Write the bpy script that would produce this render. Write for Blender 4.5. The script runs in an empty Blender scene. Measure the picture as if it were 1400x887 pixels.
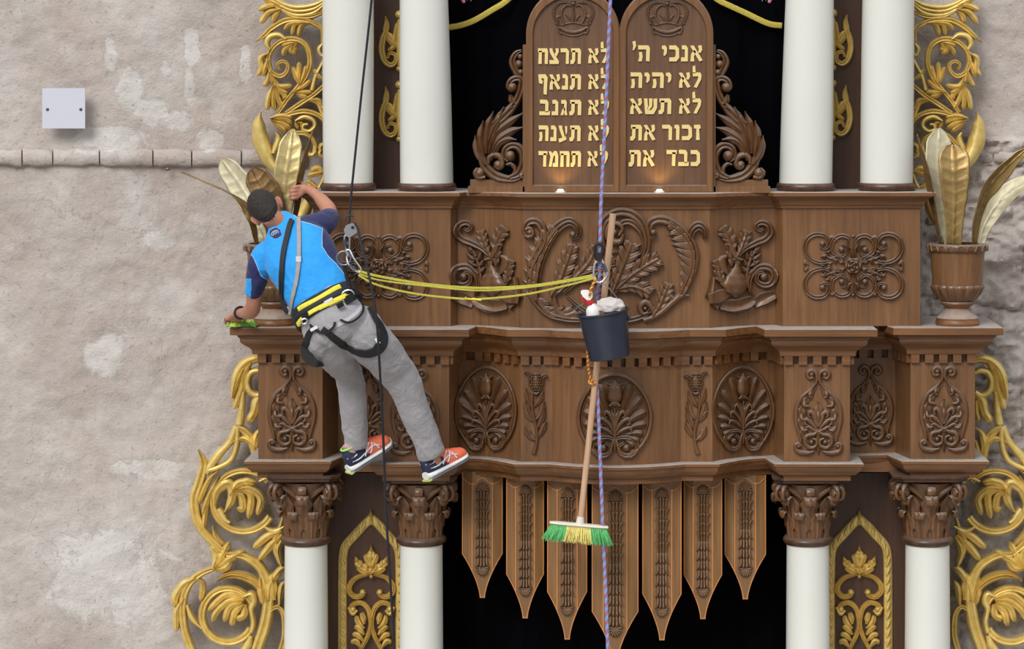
import bpy, bmesh, math, random
from mathutils import Vector, Matrix, noise
random.seed(7)
PI = math.pi
D, S, CX, HY, ZC = 14.0, 0.004, 843.0, 130.0, 5.0
scn = bpy.context.scene
COL = scn.collection

def P(px, py, Y=0.0):
    """measured position on the facade at distance Y behind the pier fronts -> metres"""
    k = S * (D + Y) / D
    return Vector(((px - CX) * k, Y, ZC + (HY - py) * k))

def ZY(py, Y=0.0):
    return ZC + (HY - py) * S * (D + Y) / D
def XU(u, Y=0.0):
    return u * S * (D + Y) / D

# ------------------------------------------------------------------ materials
def new_mat(name):
    m = bpy.data.materials.new(name); m.use_nodes = True
    nt = m.node_tree; b = nt.nodes['Principled BSDF']
    return m, nt, b
def L(nt, a, b): nt.links.new(a, b)
def lin(c):
    return tuple(((x / 255) / 12.92 if x / 255 <= .04045 else (((x / 255) + .055) / 1.055) ** 2.4) for x in c) + (1,)
def nd(nt, t, **kw):
    n = nt.nodes.new(t)
    for k, v in kw.items():
        if k in n.inputs: n.inputs[k].default_value = v
        else: setattr(n, k, v)
    return n
def mapping(nt, scale, coord='Object'):
    tc = nt.nodes.new('ShaderNodeTexCoord'); mp = nt.nodes.new('ShaderNodeMapping')
    mp.inputs['Scale'].default_value = scale
    L(nt, tc.outputs[coord], mp.inputs['Vector']); return mp.outputs['Vector']
def noise_fac(nt, vec, scale, detail=4, rough=.55, dist=0):
    n = nd(nt, 'ShaderNodeTexNoise', Scale=scale, Detail=detail, Roughness=rough, Distortion=dist)
    L(nt, vec, n.inputs['Vector']); return n.outputs['Fac']
def ramp(nt, fac, stops):
    r = nt.nodes.new('ShaderNodeValToRGB'); e = r.color_ramp.elements
    while len(e) < len(stops): e.new(.5)
    for i, (p, c) in enumerate(stops):
        e[i].position = p; e[i].color = c if len(c) == 4 else tuple(c) + (1,)
    L(nt, fac, r.inputs['Fac']); return r.outputs['Color']
def mix(nt, fac, a, b, mode='MIX'):
    m = nt.nodes.new('ShaderNodeMix'); m.data_type = 'RGBA'; m.blend_type = mode
    for s, v in (('Factor', fac), ('A', a), ('B', b)):
        k = [i for i in m.inputs if i.name == s and (i.type == ('VALUE' if s == 'Factor' else 'RGBA'))][0]
        if hasattr(v, 'links'): L(nt, v, k)
        else: k.default_value = v
    return [o for o in m.outputs if o.type == 'RGBA'][0]
def mth(nt, op, a, b=None, c=None):
    m = nt.nodes.new('ShaderNodeMath'); m.operation = op
    for i, v in enumerate((a, b, c)):
        if v is None: continue
        if hasattr(v, 'links'): L(nt, v, m.inputs[i])
        else: m.inputs[i].default_value = v
    return m.outputs[0]
def bump(nt, b, h, strength=.3, dist=.004):
    n = nd(nt, 'ShaderNodeBump', Strength=strength, Distance=dist)
    L(nt, h, n.inputs['Height']); L(nt, n.outputs['Normal'], b.inputs['Normal'])

def wood(name, c1, c2, rough=.42, dust=.55, axis='z', gscale=1.0, dustcol=(150, 138, 128), thr=.35, top=.95):
    m, nt, b = new_mat(name)
    sc = {'z': (38, 38, 2.2), 'x': (2.2, 38, 38)}[axis]
    v = mapping(nt, tuple(s * gscale for s in sc))
    g = noise_fac(nt, v, 1.0, 6, .6, .4)
    v2 = mapping(nt, (2.2, 2.2, 1.1)); g2 = noise_fac(nt, v2, 1.3, 3)
    col = ramp(nt, g, [(.3, lin(c1)), (.72, lin(c2))])
    col = mix(nt, .55, col, ramp(nt, g2, [(.3, (.62, .60, .58)), (.7, (1.18, 1.14, 1.1))]), 'MULTIPLY')
    geo = nt.nodes.new('ShaderNodeNewGeometry'); sp = nt.nodes.new('ShaderNodeSeparateXYZ')
    L(nt, geo.outputs['Normal'], sp.inputs[0])
    up = nd(nt, 'ShaderNodeMapRange'); up.inputs['From Min'].default_value = thr; up.inputs['From Max'].default_value = top
    up.inputs['To Max'].default_value = dust
    L(nt, sp.outputs['Z'], up.inputs['Value'])
    d = mth(nt, 'MULTIPLY', up.outputs[0], mth(nt, 'ADD', noise_fac(nt, mapping(nt, (1, 1, 1)), 30, 4), .45))
    L(nt, mix(nt, d, col, lin(dustcol)), b.inputs['Base Color'])
    L(nt, mth(nt, 'ADD', rough, mth(nt, 'MULTIPLY', d, .4)), b.inputs['Roughness'])
    bump(nt, b, g, .12, .002)
    return m

def plain(name, c, rough=.5, metal=0, nscale=0, namp=.15, bmp=0, bscale=60, sheen=0):
    m, nt, b = new_mat(name)
    b.inputs['Base Color'].default_value = lin(c); b.inputs['Roughness'].default_value = rough
    b.inputs['Metallic'].default_value = metal
    v = mapping(nt, (1, 1, 1))
    if nscale:
        f = noise_fac(nt, v, nscale, 4)
        L(nt, mix(nt, 1.0, lin(c), ramp(nt, f, [(.25, (1 - namp,) * 3), (.75, (1 + namp,) * 3)]), 'MULTIPLY'), b.inputs['Base Color'])
    if bmp: bump(nt, b, noise_fac(nt, v, bscale, 3), bmp, .004)
    if sheen: b.inputs['Sheen Weight'].default_value = sheen
    return m

M = {}
M['wood'] = wood('walnut', (96, 62, 34), (132, 90, 53), dust=.95, thr=.45, top=.9, dustcol=(172, 164, 156), axis='x')
M['wood_panel'] = wood('walnut_veneer', (104, 71, 44), (131, 94, 61), rough=.34)
M['wood_carved'] = wood('carved_walnut', (88, 60, 38), (117, 83, 54), rough=.3, dust=.6, thr=.3, dustcol=(150, 140, 132))
M['wood_dark'] = wood('dark_walnut', (62, 38, 22), (80, 50, 32), rough=.5, dust=.3)
M['wood_black'] = wood('black_brown_collar', (50, 34, 27), (95, 62, 40), rough=.35, dust=.3, gscale=.5)
M['wood_board'] = wood('hanging_board_walnut', (116, 83, 50), (144, 107, 68), rough=.36)
M['wood_line'] = wood('bare_orange_wood', (196, 132, 76), (214, 150, 92), rough=.5, dust=.2)
M['wood_inlay'] = wood('board_carving_walnut', (100, 72, 46), (124, 92, 60), rough=.45, dust=.3)
M['pine'] = wood('pine_handle', (186, 148, 116), (210, 174, 142), rough=.6, dust=.1)

def gold_mat(name, c1, c2, rough=.33, metal=.75):
    m, nt, b = new_mat(name)
    v = mapping(nt, (1, 1, 1)); f = noise_fac(nt, v, 22, 5)
    L(nt, ramp(nt, f, [(.3, lin(c1)), (.7, lin(c2))]), b.inputs['Base Color'])
    b.inputs['Metallic'].default_value = metal
    L(nt, mth(nt, 'MULTIPLY_ADD', f, .25, rough - .1), b.inputs['Roughness'])
    bump(nt, b, noise_fac(nt, v, 70, 3), .25, .003)
    return m
M['gold'] = gold_mat('gold_leaf', (214, 184, 100), (236, 210, 134), .36, .42)
M['gold_dark'] = gold_mat('aged_gold_leaf', (204, 174, 96), (226, 198, 120), .4, .35)
M['brass'] = gold_mat('brass_sheet', (146, 118, 72), (172, 144, 92), .38, .7)
M['brass_pale'] = gold_mat('pale_brass_sheet', (176, 166, 136), (196, 188, 158), .5, .3)
M['brass_brown'] = gold_mat('bronze_sheet', (98, 74, 42), (122, 94, 54), .42, .6)
M['letter'] = plain('letter_gold', (234, 208, 140), .45, .25)
M['column'] = plain('ivory_lacquer', (216, 216, 208), .25, 0, 3, .02)
M['black_cloth'] = plain('black_velvet', (5, 5, 8), 1, 0, 5, .3); M['black_cloth'].node_tree.nodes['Principled BSDF'].inputs['Specular IOR Level'].default_value = .05
M['braid'] = plain('gold_braid', (188, 168, 70), .5, .3, 140, .35, .6, 160)

# ------------------------------------------------------------------ mesh builder
class MB:
    def __init__(s): s.v = []; s.f = []; s.m = []; s.mi = 0; s.att = None
    def quad_grid(s, rows, closed_u=False, closed_v=False):
        """rows: list of equal-length lists of points"""
        b = len(s.v); n = len(rows); k = len(rows[0])
        for r in rows: s.v.extend([tuple(p) for p in r])
        for i in range(n if closed_v else n - 1):
            for j in range(k if closed_u else k - 1):
                i2 = (i + 1) % n; j2 = (j + 1) % k
                s.f.append((b + i * k + j, b + i * k + j2, b + i2 * k + j2, b + i2 * k + j)); s.m.append(s.mi)
    def face(s, pts):
        b = len(s.v); s.v.extend([tuple(p) for p in pts]); s.f.append(tuple(range(b, b + len(pts)))); s.m.append(s.mi)
    def box(s, x0, x1, y0, y1, z0, z1):
        p = [(x, y, z) for x in (x0, x1) for y in (y0, y1) for z in (z0, z1)]
        b = len(s.v); s.v.extend(p)
        for q in ((0, 1, 3, 2), (4, 6, 7, 5), (0, 4, 5, 1), (2, 3, 7, 6), (0, 2, 6, 4), (1, 5, 7, 3)):
            s.f.append(tuple(b + i for i in q)); s.m.append(s.mi)
    def obox(s, c, ax, ay, az):
        c = Vector(c); b = len(s.v)
        s.v.extend([tuple(c + ax * i + ay * j + az * k) for i in (-1, 1) for j in (-1, 1) for k in (-1, 1)])
        for q in ((0, 1, 3, 2), (4, 6, 7, 5), (0, 4, 5, 1), (2, 3, 7, 6), (0, 2, 6, 4), (1, 5, 7, 3)):
            s.f.append(tuple(b + i for i in q)); s.m.append(s.mi)
    def prism(s, outline, y0, y1):
        """outline of (x,z), extruded from front y0 to back y1"""
        n = len(outline); b = len(s.v)
        s.v.extend([(x, y0, z) for x, z in outline]); s.v.extend([(x, y1, z) for x, z in outline])
        s.f.append(tuple(range(b, b + n))); s.m.append(s.mi)
        s.f.append(tuple(range(b + 2 * n - 1, b + n - 1, -1))); s.m.append(s.mi)
        for i in range(n):
            j = (i + 1) % n
            s.f.append((b + i, b + n + i, b + n + j, b + j)); s.m.append(s.mi)
    def lathe(s, c, prof, n=32, axis=Vector((0, 0, 1)), wob=None):
        """prof: (radius, height) up the axis from c"""
        c = Vector(c); a = axis.normalized()
        u = a.orthogonal().normalized(); w = a.cross(u)
        if abs(a.z) > .99: u, w = Vector((1, 0, 0)), Vector((0, 1, 0))
        rows = []
        for r, h in prof:
            rows.append([c + a * h + (u * math.cos(2 * PI * i / n) + w * math.sin(2 * PI * i / n)) * (r * (wob(2 * PI * i / n, h) if wob else 1)) for i in range(n)])
        s.quad_grid(rows, closed_u=True)
    def tube(s, pts, rad, n=8, cap=True, flat=None):
        """round tube through 3-D points; rad number or list; flat=(vector, factor) squashes along vector"""
        pts = [Vector(p) for p in pts]; k = len(pts)
        if not isinstance(rad, (list, tuple)): rad = [rad] * k
        rows = []; prev = None
        for i, p in enumerate(pts):
            t = (pts[min(i + 1, k - 1)] - pts[max(i - 1, 0)])
            if t.length < 1e-9: t = Vector((0, 0, 1))
            t.normalize()
            if prev is None: u = t.orthogonal().normalized()
            else:
                u = prev - t * prev.dot(t)
                u = u.normalized() if u.length > 1e-6 else t.orthogonal().normalized()
            prev = u; w = t.cross(u)
            row = []
            for j in range(n):
                o = (u * math.cos(2 * PI * j / n) + w * math.sin(2 * PI * j / n)) * rad[i]
                if flat: o = o - flat[0] * o.dot(flat[0]) * (1 - flat[1])
                row.append(p + o)
            rows.append(row)
        if cap:
            rows.insert(0, [pts[0]] * n); rows.append([pts[-1]] * n)
        s.quad_grid(rows, closed_u=True)
    def ball(s, c, r, n=12, m=8, sc=(1, 1, 1), rot=None):
        c = Vector(c); rows = []
        for i in range(m + 1):
            th = PI * i / m; row = []
            for j in range(n):
                o = Vector((math.sin(th) * math.cos(2 * PI * j / n) * sc[0], math.sin(th) * math.sin(2 * PI * j / n) * sc[1], math.cos(th) * sc[2])) * r
                if rot: o = rot @ o
                row.append(c + o)
            rows.append(row)
        s.quad_grid(rows, closed_u=True)
    def build(s, name, mats, parent=None, smooth=40, weld=True):
        me = bpy.data.meshes.new(name)
        off = root_of(parent).location if parent is not None else Vector((0, 0, 0))
        me.from_pydata([(x - off.x, y - off.y, z - off.z) for x, y, z in s.v], [], s.f)
        if not isinstance(mats, (list, tuple)): mats = [mats]
        for m in mats: me.materials.append(m)
        me.polygons.foreach_set('material_index', s.m)
        if weld:
            bm = bmesh.new(); bm.from_mesh(me)
            bmesh.ops.remove_doubles(bm, verts=bm.verts, dist=1e-5)
            bmesh.ops.recalc_face_normals(bm, faces=bm.faces)
            bm.to_mesh(me); bm.free()
        me.update()
        if smooth:
            me.polygons.foreach_set('use_smooth', [True] * len(me.polygons))
            me.set_sharp_from_angle(angle=math.radians(smooth))
        o = bpy.data.objects.new(name, me); COL.objects.link(o)
        if parent is not None: o.parent = parent
        return o
def root_of(o):
    while o.parent is not None: o = o.parent
    return o
def thing(name, label, cat, loc, group=None):
    o = bpy.data.objects.new(name, None); COL.objects.link(o); o.location = loc
    o.empty_display_size = .1
    return tag(o, label, cat, group)
def tag(o, label=None, cat=None, group=None, kind=None):
    if label: o['label'] = label
    if cat: o['category'] = cat
    if group: o['group'] = group
    if kind or cat: o['kind'] = kind or 'thing'
    return o
def copy_tree(o, parent=None):
    c = o.copy(); COL.objects.link(c)
    if parent is not None: c.parent = parent
    for ch in [x for x in COL.objects if x.parent == o]: copy_tree(ch, c)
    return c
def mirror_thing(o, label, dx=0.0):
    """same thing on the other side of the central axis"""
    c = copy_tree(o); c.location.x = -o.location.x + dx; c.scale.x = -1; c['label'] = label
    return c
def recentre(o):
    """move a single-mesh thing's origin to its base"""
    vs = o.data.vertices; n = len(vs)
    c = Vector((sum(v.co.x for v in vs) / n, sum(v.co.y for v in vs) / n, min(v.co.z for v in vs)))
    o.data.transform(Matrix.Translation(-c)); o.location = c
    return o

# ------------------------------------------------------------------ curves
def cr(pts, n):
    """Catmull-Rom resample to n points, uniform in arc length"""
    pts = [Vector(p) for p in pts]
    if len(pts) == 2:
        return [pts[0].lerp(pts[1], i / (n - 1)) for i in range(n)]
    out = []; e = [pts[0] * 2 - pts[1]] + pts + [pts[-1] * 2 - pts[-2]]
    for i in range(1, len(e) - 2):
        for j in range(12):
            t = j / 12; a, b, c, d = e[i - 1], e[i], e[i + 1], e[i + 2]
            out.append(.5 * ((2 * b) + (c - a) * t + (2 * a - 5 * b + 4 * c - d) * t * t + (3 * b - a - 3 * c + d) * t ** 3))
    out.append(pts[-1])
    acc = [0]
    for i in range(1, len(out)): acc.append(acc[-1] + (out[i] - out[i - 1]).length)
    res = []; k = 0
    for i in range(n):
        q = acc[-1] * i / (n - 1)
        while k < len(acc) - 2 and acc[k + 1] < q: k += 1
        dl = acc[k + 1] - acc[k]
        res.append(out[k].lerp(out[k + 1], 0 if dl < 1e-12 else min(1, (q - acc[k]) / dl)))
    return res
def ev(w, t):
    """evaluate a list of values at t in 0..1"""
    if not isinstance(w, (list, tuple)): return w
    q = t * (len(w) - 1); i = min(int(q), len(w) - 2); f = q - i
    f = f * f * (3 - 2 * f) if len(w) > 2 else f
    return w[i] * (1 - f) + w[i + 1] * f
def spiral(cx, cy, r0, r1, a0, turns, n=40):
    """from radius r0 at angle a0 (deg, y down) winding to r1"""
    a0 = math.radians(a0)
    return [(cx + (r0 + (r1 - r0) * (i / (n - 1)) ** .8) * math.cos(a0 + 2 * PI * turns * i / (n - 1)),
             cy + (r0 + (r1 - r0) * (i / (n - 1)) ** .8) * math.sin(a0 + 2 * PI * turns * i / (n - 1))) for i in range(n)]

class Relief(MB):
    """carving: 2-D strokes in facade pixels, raised off a surface Y=surf(px,py)"""
    def __init__(s, surf=0.0, skirt=.0, mirror=None, tf=None):
        super().__init__(); s.surf = surf if callable(surf) else (lambda x, y, c=surf: c); s.skirt = skirt
        s.tf = tf; s.wk = 1.0
    def pt(s, x, y, h):
        if s.tf: x, y = s.tf(x, y)
        return P(x, y, s.surf(x, y) - h)
    def stroke(s, pts, w, h=.02, kind='round', n=None, m=None, base=0.0, lobes=0, lean=.7, depth=.4, side=0, lift=None, rnd=False):
        if n is None: n = 26 if not lobes else max(30, lobes * 8)
        if m is None: m = 8 if kind == 'round' else 12
        c = cr([(p[0], p[1], 0) for p in pts], n); rows = []
        for i, p in enumerate(c):
            t = i / (n - 1)
            tg = (c[min(i + 1, n - 1)] - c[max(i - 1, 0)]).normalized(); nx, ny = -tg.y, tg.x
            W = max(ev(w, t) * s.wk, .25); H = ev(h, t); B = base + (ev(lift, t) if lift is not None else 0)
            if rnd and t > .82: W *= math.sqrt(max(.02, 1 - ((t - .82) / .18) ** 2)); H *= math.sqrt(max(.15, 1 - ((t - .82) / .18) ** 2))
            row = []
            if s.skirt: row.append(None)
            for j in range(m + 1):
                q = -1 + 2 * j / m; a = abs(q); ww = W
                if lobes and (side == 0 or side * q > 0):
                    ph = (lobes * t + .0 - lean * a * .5) % 1
                    lob = 1 - depth * (1 - (math.sin(PI * min(1, ph * 1.0)) ** .55))
                    ww = W * (1 - a * (1 - lob)) if t < .97 else W
                dome = math.sqrt(max(0, 1 - a ** 2.4))
                if kind == 'round': z = dome
                elif kind == 'ridge': z = dome * .55 + .45 * max(0, 1 - a * 1.6)
                elif kind == 'groove': z = dome * (1 - .45 * math.exp(-(q / .28) ** 2))
                elif kind == 'flute': z = dome * (.78 + .22 * math.cos(q * PI * 3))
                elif kind == 'leaf':
                    z = dome * .75 + .25 * math.exp(-(q / .16) ** 2)
                    if lobes: z = dome * (.62 + .38 * math.cos(2 * PI * (lobes * t - .5 - lean * a * .5))) * (1 - .25 * math.exp(-(a - .22) ** 2 / .01)) + .2 * math.exp(-(q / .14) ** 2)
                elif kind == 'cup': z = .35 + .65 * a ** 1.5 if a < .93 else .5 * (1 - a) / .07
                else: z = 1 if a < .99 else 0
                row.append(s.pt(p.x + nx * ww * q, p.y + ny * ww * q, B + H * z))
            if s.skirt:
                sk = Vector((0, s.skirt, 0)); row[0] = row[1] + sk; row.append(row[-1] + sk)
            rows.append(row)
        # close the ends
        sk = Vector((0, s.skirt + .0005, 0))
        rows.insert(0, [Vector(q) + (sk if s.skirt else Vector((0, ev(h, 0) * .8, 0))) for q in rows[0]])
        rows.append([Vector(q) + (sk if s.skirt else Vector((0, ev(h, 1) * .8, 0))) for q in rows[-1]])
        s.quad_grid(rows)
    def acanthus(s, path, w, h=.045, lobes=5, side=0, ang=48, t0=.08, curl=.35, rib=1.6):
        """broad frilled leaf: a rib with overlapping three-fingered lobes"""
        n = lobes * 12 + 1; m = 16; c = cr([(p[0], p[1], 0) for p in path], n); rows = []
        for i, p in enumerate(c):
            t = i / (n - 1); tg = (c[min(i + 1, n - 1)] - c[max(i - 1, 0)]).normalized(); nx = Vector((-tg.y, tg.x, 0))
            W = ev(w, t) * (1 if t < .9 else 1 - (t - .9) * 5); lob = abs(math.sin(PI * lobes * t)) ** .6; fine = abs(math.sin(PI * lobes * 3 * t)); row = []
            for j in range(m + 1):
                q = -1 + 2 * j / m; a = abs(q); on = side == 0 or q * side > 0; WW = W if on else min(W, rib * 1.6)
                e = 1 - (.46 * (1 - lob) + .10 * (1 - fine)) * a ** 1.5 if on else 1
                pos = p + nx * (q * WW * e * math.sin(math.radians(ang)) * 1.15) + tg * (a ** 1.35 * WW * e * math.cos(math.radians(ang)) * 1.0)
                edge = math.sqrt(max(0, 1 - a ** 5))
                z = edge * ((.5 + .5 * (1 - a)) * .5 + a * .55 * (.35 + .65 * lob) * (1.0) + .10 * fine * a) + .42 * math.exp(-(q * WW / rib) ** 2 * .8) * (1 - .5 * t)
                row.append(s.pt(pos.x, pos.y, h * z))
            rows.append(row)
        rows.insert(0, [q + Vector((0, h * .5, 0)) for q in rows[0]]); rows.append([q + Vector((0, h * .5, 0)) for q in rows[-1]])
        s.quad_grid(rows)
    def dome(s, x, y, r, h=.02, ry=None, n=16, base=0.0, sharp=2.0):
        ry = ry or r; rows = []
        for i in range(6):
            a = i / 5; z = math.sqrt(max(0, 1 - a ** sharp))
            rows.append([s.pt(x + r * a * math.cos(2 * PI * j / n), y + ry * a * math.sin(2 * PI * j / n), base + h * z) for j in range(n)])
        if s.skirt: rows.append([Vector(p) + Vector((0, s.skirt, 0)) for p in rows[-1]])
        s.quad_grid(rows, closed_u=True)
    def volute(s, x, y, r, a0, turns, w=2.5, h=.02, cw=1, eye=True, kind='round'):
        p = spiral(x, y, r, r * .28, a0, turns * cw, 30)
        s.stroke(p, [w, w * .8, w * .55], [h, h * 1.05], kind, n=36)
        if eye: s.dome(x, y, r * .3, h * 1.35)
    def plate(s, pts, h, bevel=.6, base=0.0):
        """flat raised plate from an outline"""
        n = len(pts); cx = sum(p[0] for p in pts) / n; cy = sum(p[1] for p in pts) / n
        rows = [[s.pt(x, y, base) for x, y in pts], [s.pt(x, y, base + h * .8) for x, y in pts]]
        ins = []
        for i in range(n):
            a, b, c = Vector(pts[i - 1]), Vector(pts[i]), Vector(pts[(i + 1) % n])
            d1 = (b - a).normalized(); d2 = (c - b).normalized(); nn = Vector((-d1.y - d2.y, d1.x + d2.x))
            nn = nn.normalized() if nn.length > 1e-6 else Vector((0, 0))
            sgn = 1 if area(pts) > 0 else -1
            ins.append((b.x + nn.x * bevel * sgn, b.y + nn.y * bevel * sgn))
        rows.append([s.pt(x, y, base + h) for x, y in ins])
        if s.skirt: rows.insert(0, [Vector(p) + Vector((0, s.skirt, 0)) for p in rows[0]])
        s.quad_grid(rows, closed_u=True)
        s.face([s.pt(x, y, base + h) for x, y in ins])
def area(p):
    return sum(p[i - 1][0] * p[i][1] - p[i][0] * p[i - 1][1] for i in range(len(p))) / 2

def sweep(mb, plan, prof, flip=False):
    """profile (out, z) swept along a plan polyline (x, y); outwards is towards the viewer for a plan running +x"""
    n = len(plan); rows = []
    for i in range(n):
        p = Vector(plan[i]); d = []
        if i > 0: d.append((p - Vector(plan[i - 1])).normalized())
        if i < n - 1: d.append((Vector(plan[i + 1]) - p).normalized())
        ns = [Vector((q.y, -q.x)) for q in d]
        m = sum(ns, Vector((0, 0))) / len(ns)
        m = m / max(m.length_squared, .25)
        rows.append([Vector((p.x + m.x * o, p.y + m.y * o, z)) for o, z in prof])
    mb.quad_grid(rows)
# ================================================================== setting
WALLY = .75
def wall_mat():
    m, nt, b = new_mat('old_plaster_over_stone')
    v = mapping(nt, (1, 1, 1))
    f1 = noise_fac(nt, v, 1.6, 6, .62, .1); f2 = noise_fac(nt, v, 9, 8, .7); f3 = noise_fac(nt, v, 70, 4, .6)
    base = ramp(nt, f1, [(.28, lin((172, 158, 150))), (.5, lin((187, 177, 170))), (.72, lin((198, 192, 187)))])
    patch = ramp(nt, noise_fac(nt, mapping(nt, (1, 1, .6)), 2.2, 10, .68, .25), [(.53, (0, 0, 0)), (.64, (1, 1, 1))])
    col = mix(nt, mth(nt, 'MULTIPLY', patch, .5), base, lin((206, 203, 199)))
    # exposed limewash patches, where they are on this wall
    def blob(px, py, sx, sz):
        c = P(px, py, .75); mp = nt.nodes.new('ShaderNodeMapping'); mp.vector_type = 'POINT'
        mp.inputs['Scale'].default_value = (1 / (sx * S), 0, 1 / (sz * S)); mp.inputs['Location'].default_value = (-c.x / (sx * S), 0, -c.z / (sz * S))
        L(nt, v, mp.inputs['Vector']); ln = nt.nodes.new('ShaderNodeVectorMath'); ln.operation = 'LENGTH'; L(nt, mp.outputs[0], ln.inputs[0])
        return mth(nt, 'SUBTRACT', 1.0, ln.outputs['Value'])
    acc = None
    for a_ in ((150, 75, 16, 40), (178, 115, 22, 38), (205, 150, 34, 26), (240, 165, 30, 22), (262, 70, 14, 34), (258, 115, 12, 40), (285, 190, 26, 22), (228, 95, 14, 18), (150, 190, 70, 26), (150, 790, 110, 90), (320, 740, 60, 50), (205, 640, 60, 18), (140, 480, 40, 40), (335, 85, 12, 36), (210, 330, 40, 24)):
        b_ = blob(*a_); acc = b_ if acc is None else mth(nt, 'MAXIMUM', acc, b_)
    pn = noise_fac(nt, v, 4.0, 10, .76, .5)
    pm = ramp(nt, mth(nt, 'ADD', mth(nt, 'MULTIPLY', acc, .34), pn), [(.55, (0, 0, 0)), (.62, (1, 1, 1))])
    col = mix(nt, mth(nt, 'MULTIPLY', pm, .62), col, lin((212, 208, 204)))
    pink = ramp(nt, noise_fac(nt, mapping(nt, (1.2, 1, .9)), 3.1, 5, .6), [(.55, (0, 0, 0)), (.75, (1, 1, 1))])
    col = mix(nt, mth(nt, 'MULTIPLY', pink, .35), col, lin((178, 152, 136)))
    col = mix(nt, .6, col, ramp(nt, f2, [(.3, (.8, .79, .78)), (.65, (1.08, 1.08, 1.08))]), 'MULTIPLY')
    vor = nd(nt, 'ShaderNodeTexVoronoi', Scale=2.4); vor.feature = 'DISTANCE_TO_EDGE'
    nv = nt.nodes.new('ShaderNodeVectorMath'); nv.operation = 'MULTIPLY_ADD'
    nz = nd(nt, 'ShaderNodeTexNoise', Scale=6.0, Detail=5.0); L(nt, v, nz.inputs['Vector'])
    L(nt, nz.outputs['Color'], nv.inputs[0]); nv.inputs[1].default_value = (.25, .25, .25); L(nt, v, nv.inputs[2])
    L(nt, nv.outputs[0], vor.inputs['Vector'])
    crk = ramp(nt, vor.outputs['Distance'], [(0, (1, 1, 1)), (.012, (0, 0, 0))])
    msk = ramp(nt, noise_fac(nt, v, 1.1, 2), [(.52, (0, 0, 0)), (.62, (1, 1, 1))])
    cf = mth(nt, 'MULTIPLY', mth(nt, 'MULTIPLY', crk, msk), .35)
    col = mix(nt, cf, col, lin((120, 108, 100)))
    pits = ramp(nt, noise_fac(nt, v, 42, 3, .5), [(.3, (1, 1, 1)), (.36, (0, 0, 0))])
    col = mix(nt, mth(nt, 'MULTIPLY', pits, .4), col, lin((120, 110, 104)))
    L(nt, col, b.inputs['Base Color']); b.inputs['Roughness'].default_value = .93
    h = mth(nt, 'ADD', mth(nt, 'MULTIPLY', f2, 1.0), mth(nt, 'MULTIPLY', f3, .35))
    h = mth(nt, 'ADD', h, mth(nt, 'MULTIPLY', patch, .12))
    h = mth(nt, 'ADD', h, mth(nt, 'MULTIPLY', pm, -.18)); bump(nt, b, h, .6, .025)
    return m
M['wall'] = wall_mat()
def hfield(x, z, rough):
    p = Vector((x * 1.4, 3.1, z * 1.4))
    h = noise.fractal(p, .8, 2.1, 5) * .022
    r = noise.fractal(Vector((x * 5, 1.7, z * 6)), .7, 2.2, 4)
    return h + rough * (max(-.6, r) * .03) + (.045 * (abs(noise.fractal(Vector((x * 9, 4.2, z * 11)), .8, 2.1, 5)) - .15) + .03 * max(-.5, r) if rough > .6 else 0)
w = MB(); rows = []
x0, x1, z0, z1 = -4.6, 3.6, 0, 6.6
nx, nz = 560, 450
seams = [(x0, .0)]
for j in range(nz + 1):
    z = z0 + (z1 - z0) * j / nz; row = []
    for i in range(nx + 1):
        x = x0 + (x1 - x0) * i / nx
        rg = 1.0 if x > 1.9 and z < ZY(190, .75) else (.25 if x < 0 else .3)
        if x > 1.7 and z < ZY(190, .75): rg = min(1, .3 + (x - 1.7) * 4)
        y = WALLY - hfield(x, z, rg)
        if rg > .5:   # rough ashlar courses on the right
            zz = (z + .06 * math.sin(x * 3)) % .42; xx = (x + (int((z + .06 * math.sin(x * 3)) / .42) % 2) * .31) % .66
            if zz < .02 or xx < .018: y += .02
        if abs(x) < 2.08: y = max(y, .722)
        row.append((x, y, z))
    rows.append(row)
w.quad_grid(rows)
wall = w.build('wall_back', M['wall'], smooth=80); tag(wall, kind='structure')
f = MB(); f.box(-4.6, 3.6, -16, WALLY, -.1, 0); tag(f.build('floor', plain('pale_stone_floor', (176, 170, 160), .5, 0, 3, .1)), kind='structure')

# narrow projecting course of blocks running across the wall
def course(xs, yt, yb, name, jit=1):
    mb = MB()
    for a, b in zip(xs[:-1], xs[1:]):
        n = max(4, int(abs(b - a) / 8)); rows = []
        for i in range(n + 1):
            px = a + 1 + (b - a - 2) * i / n; sh = min(1, min(i, n - i) * 1.5 + .25)
            nzv = lambda k: noise.noise(Vector((px * .06, k * 3.3, a * .1)))
            t = yt + 3.2 * nzv(1) + 1.5 * noise.noise(Vector((px * .3, 1, 0))); bo = yb + 3.2 * nzv(2) + 1.8 * noise.noise(Vector((px * .3, 9, 0))); o = .008 + .018 * nzv(3)
            rows.append([P(px, t - 2, .745), P(px, t - .5, .725 - o * .4), P(px, t + 1, .715 - o * sh), P(px, (t + bo) / 2, .712 - o * sh * 1.1 - .012 * noise.noise(Vector((px * .2, 5, 1)))),
                         P(px, bo - 1.5, .715 - o * sh), P(px, bo, .722 - o * .5), P(px, bo + 2, .75)])
        rows.insert(0, [p + Vector((0, .05, 0)) for p in rows[0]]); rows.append([p + Vector((0, .05, 0)) for p in rows[-1]])
        mb.quad_grid(rows)
    return tag(mb.build(name, M['wall'], smooth=70), kind='structure')
course([-130, -40, 30, 72, 136, 209, 262, 330, 372, 420], 206, 226, 'trim_1')
course([1320, 1358, 1402, 1450, 1500], 207, 222, 'trim_2')

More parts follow.
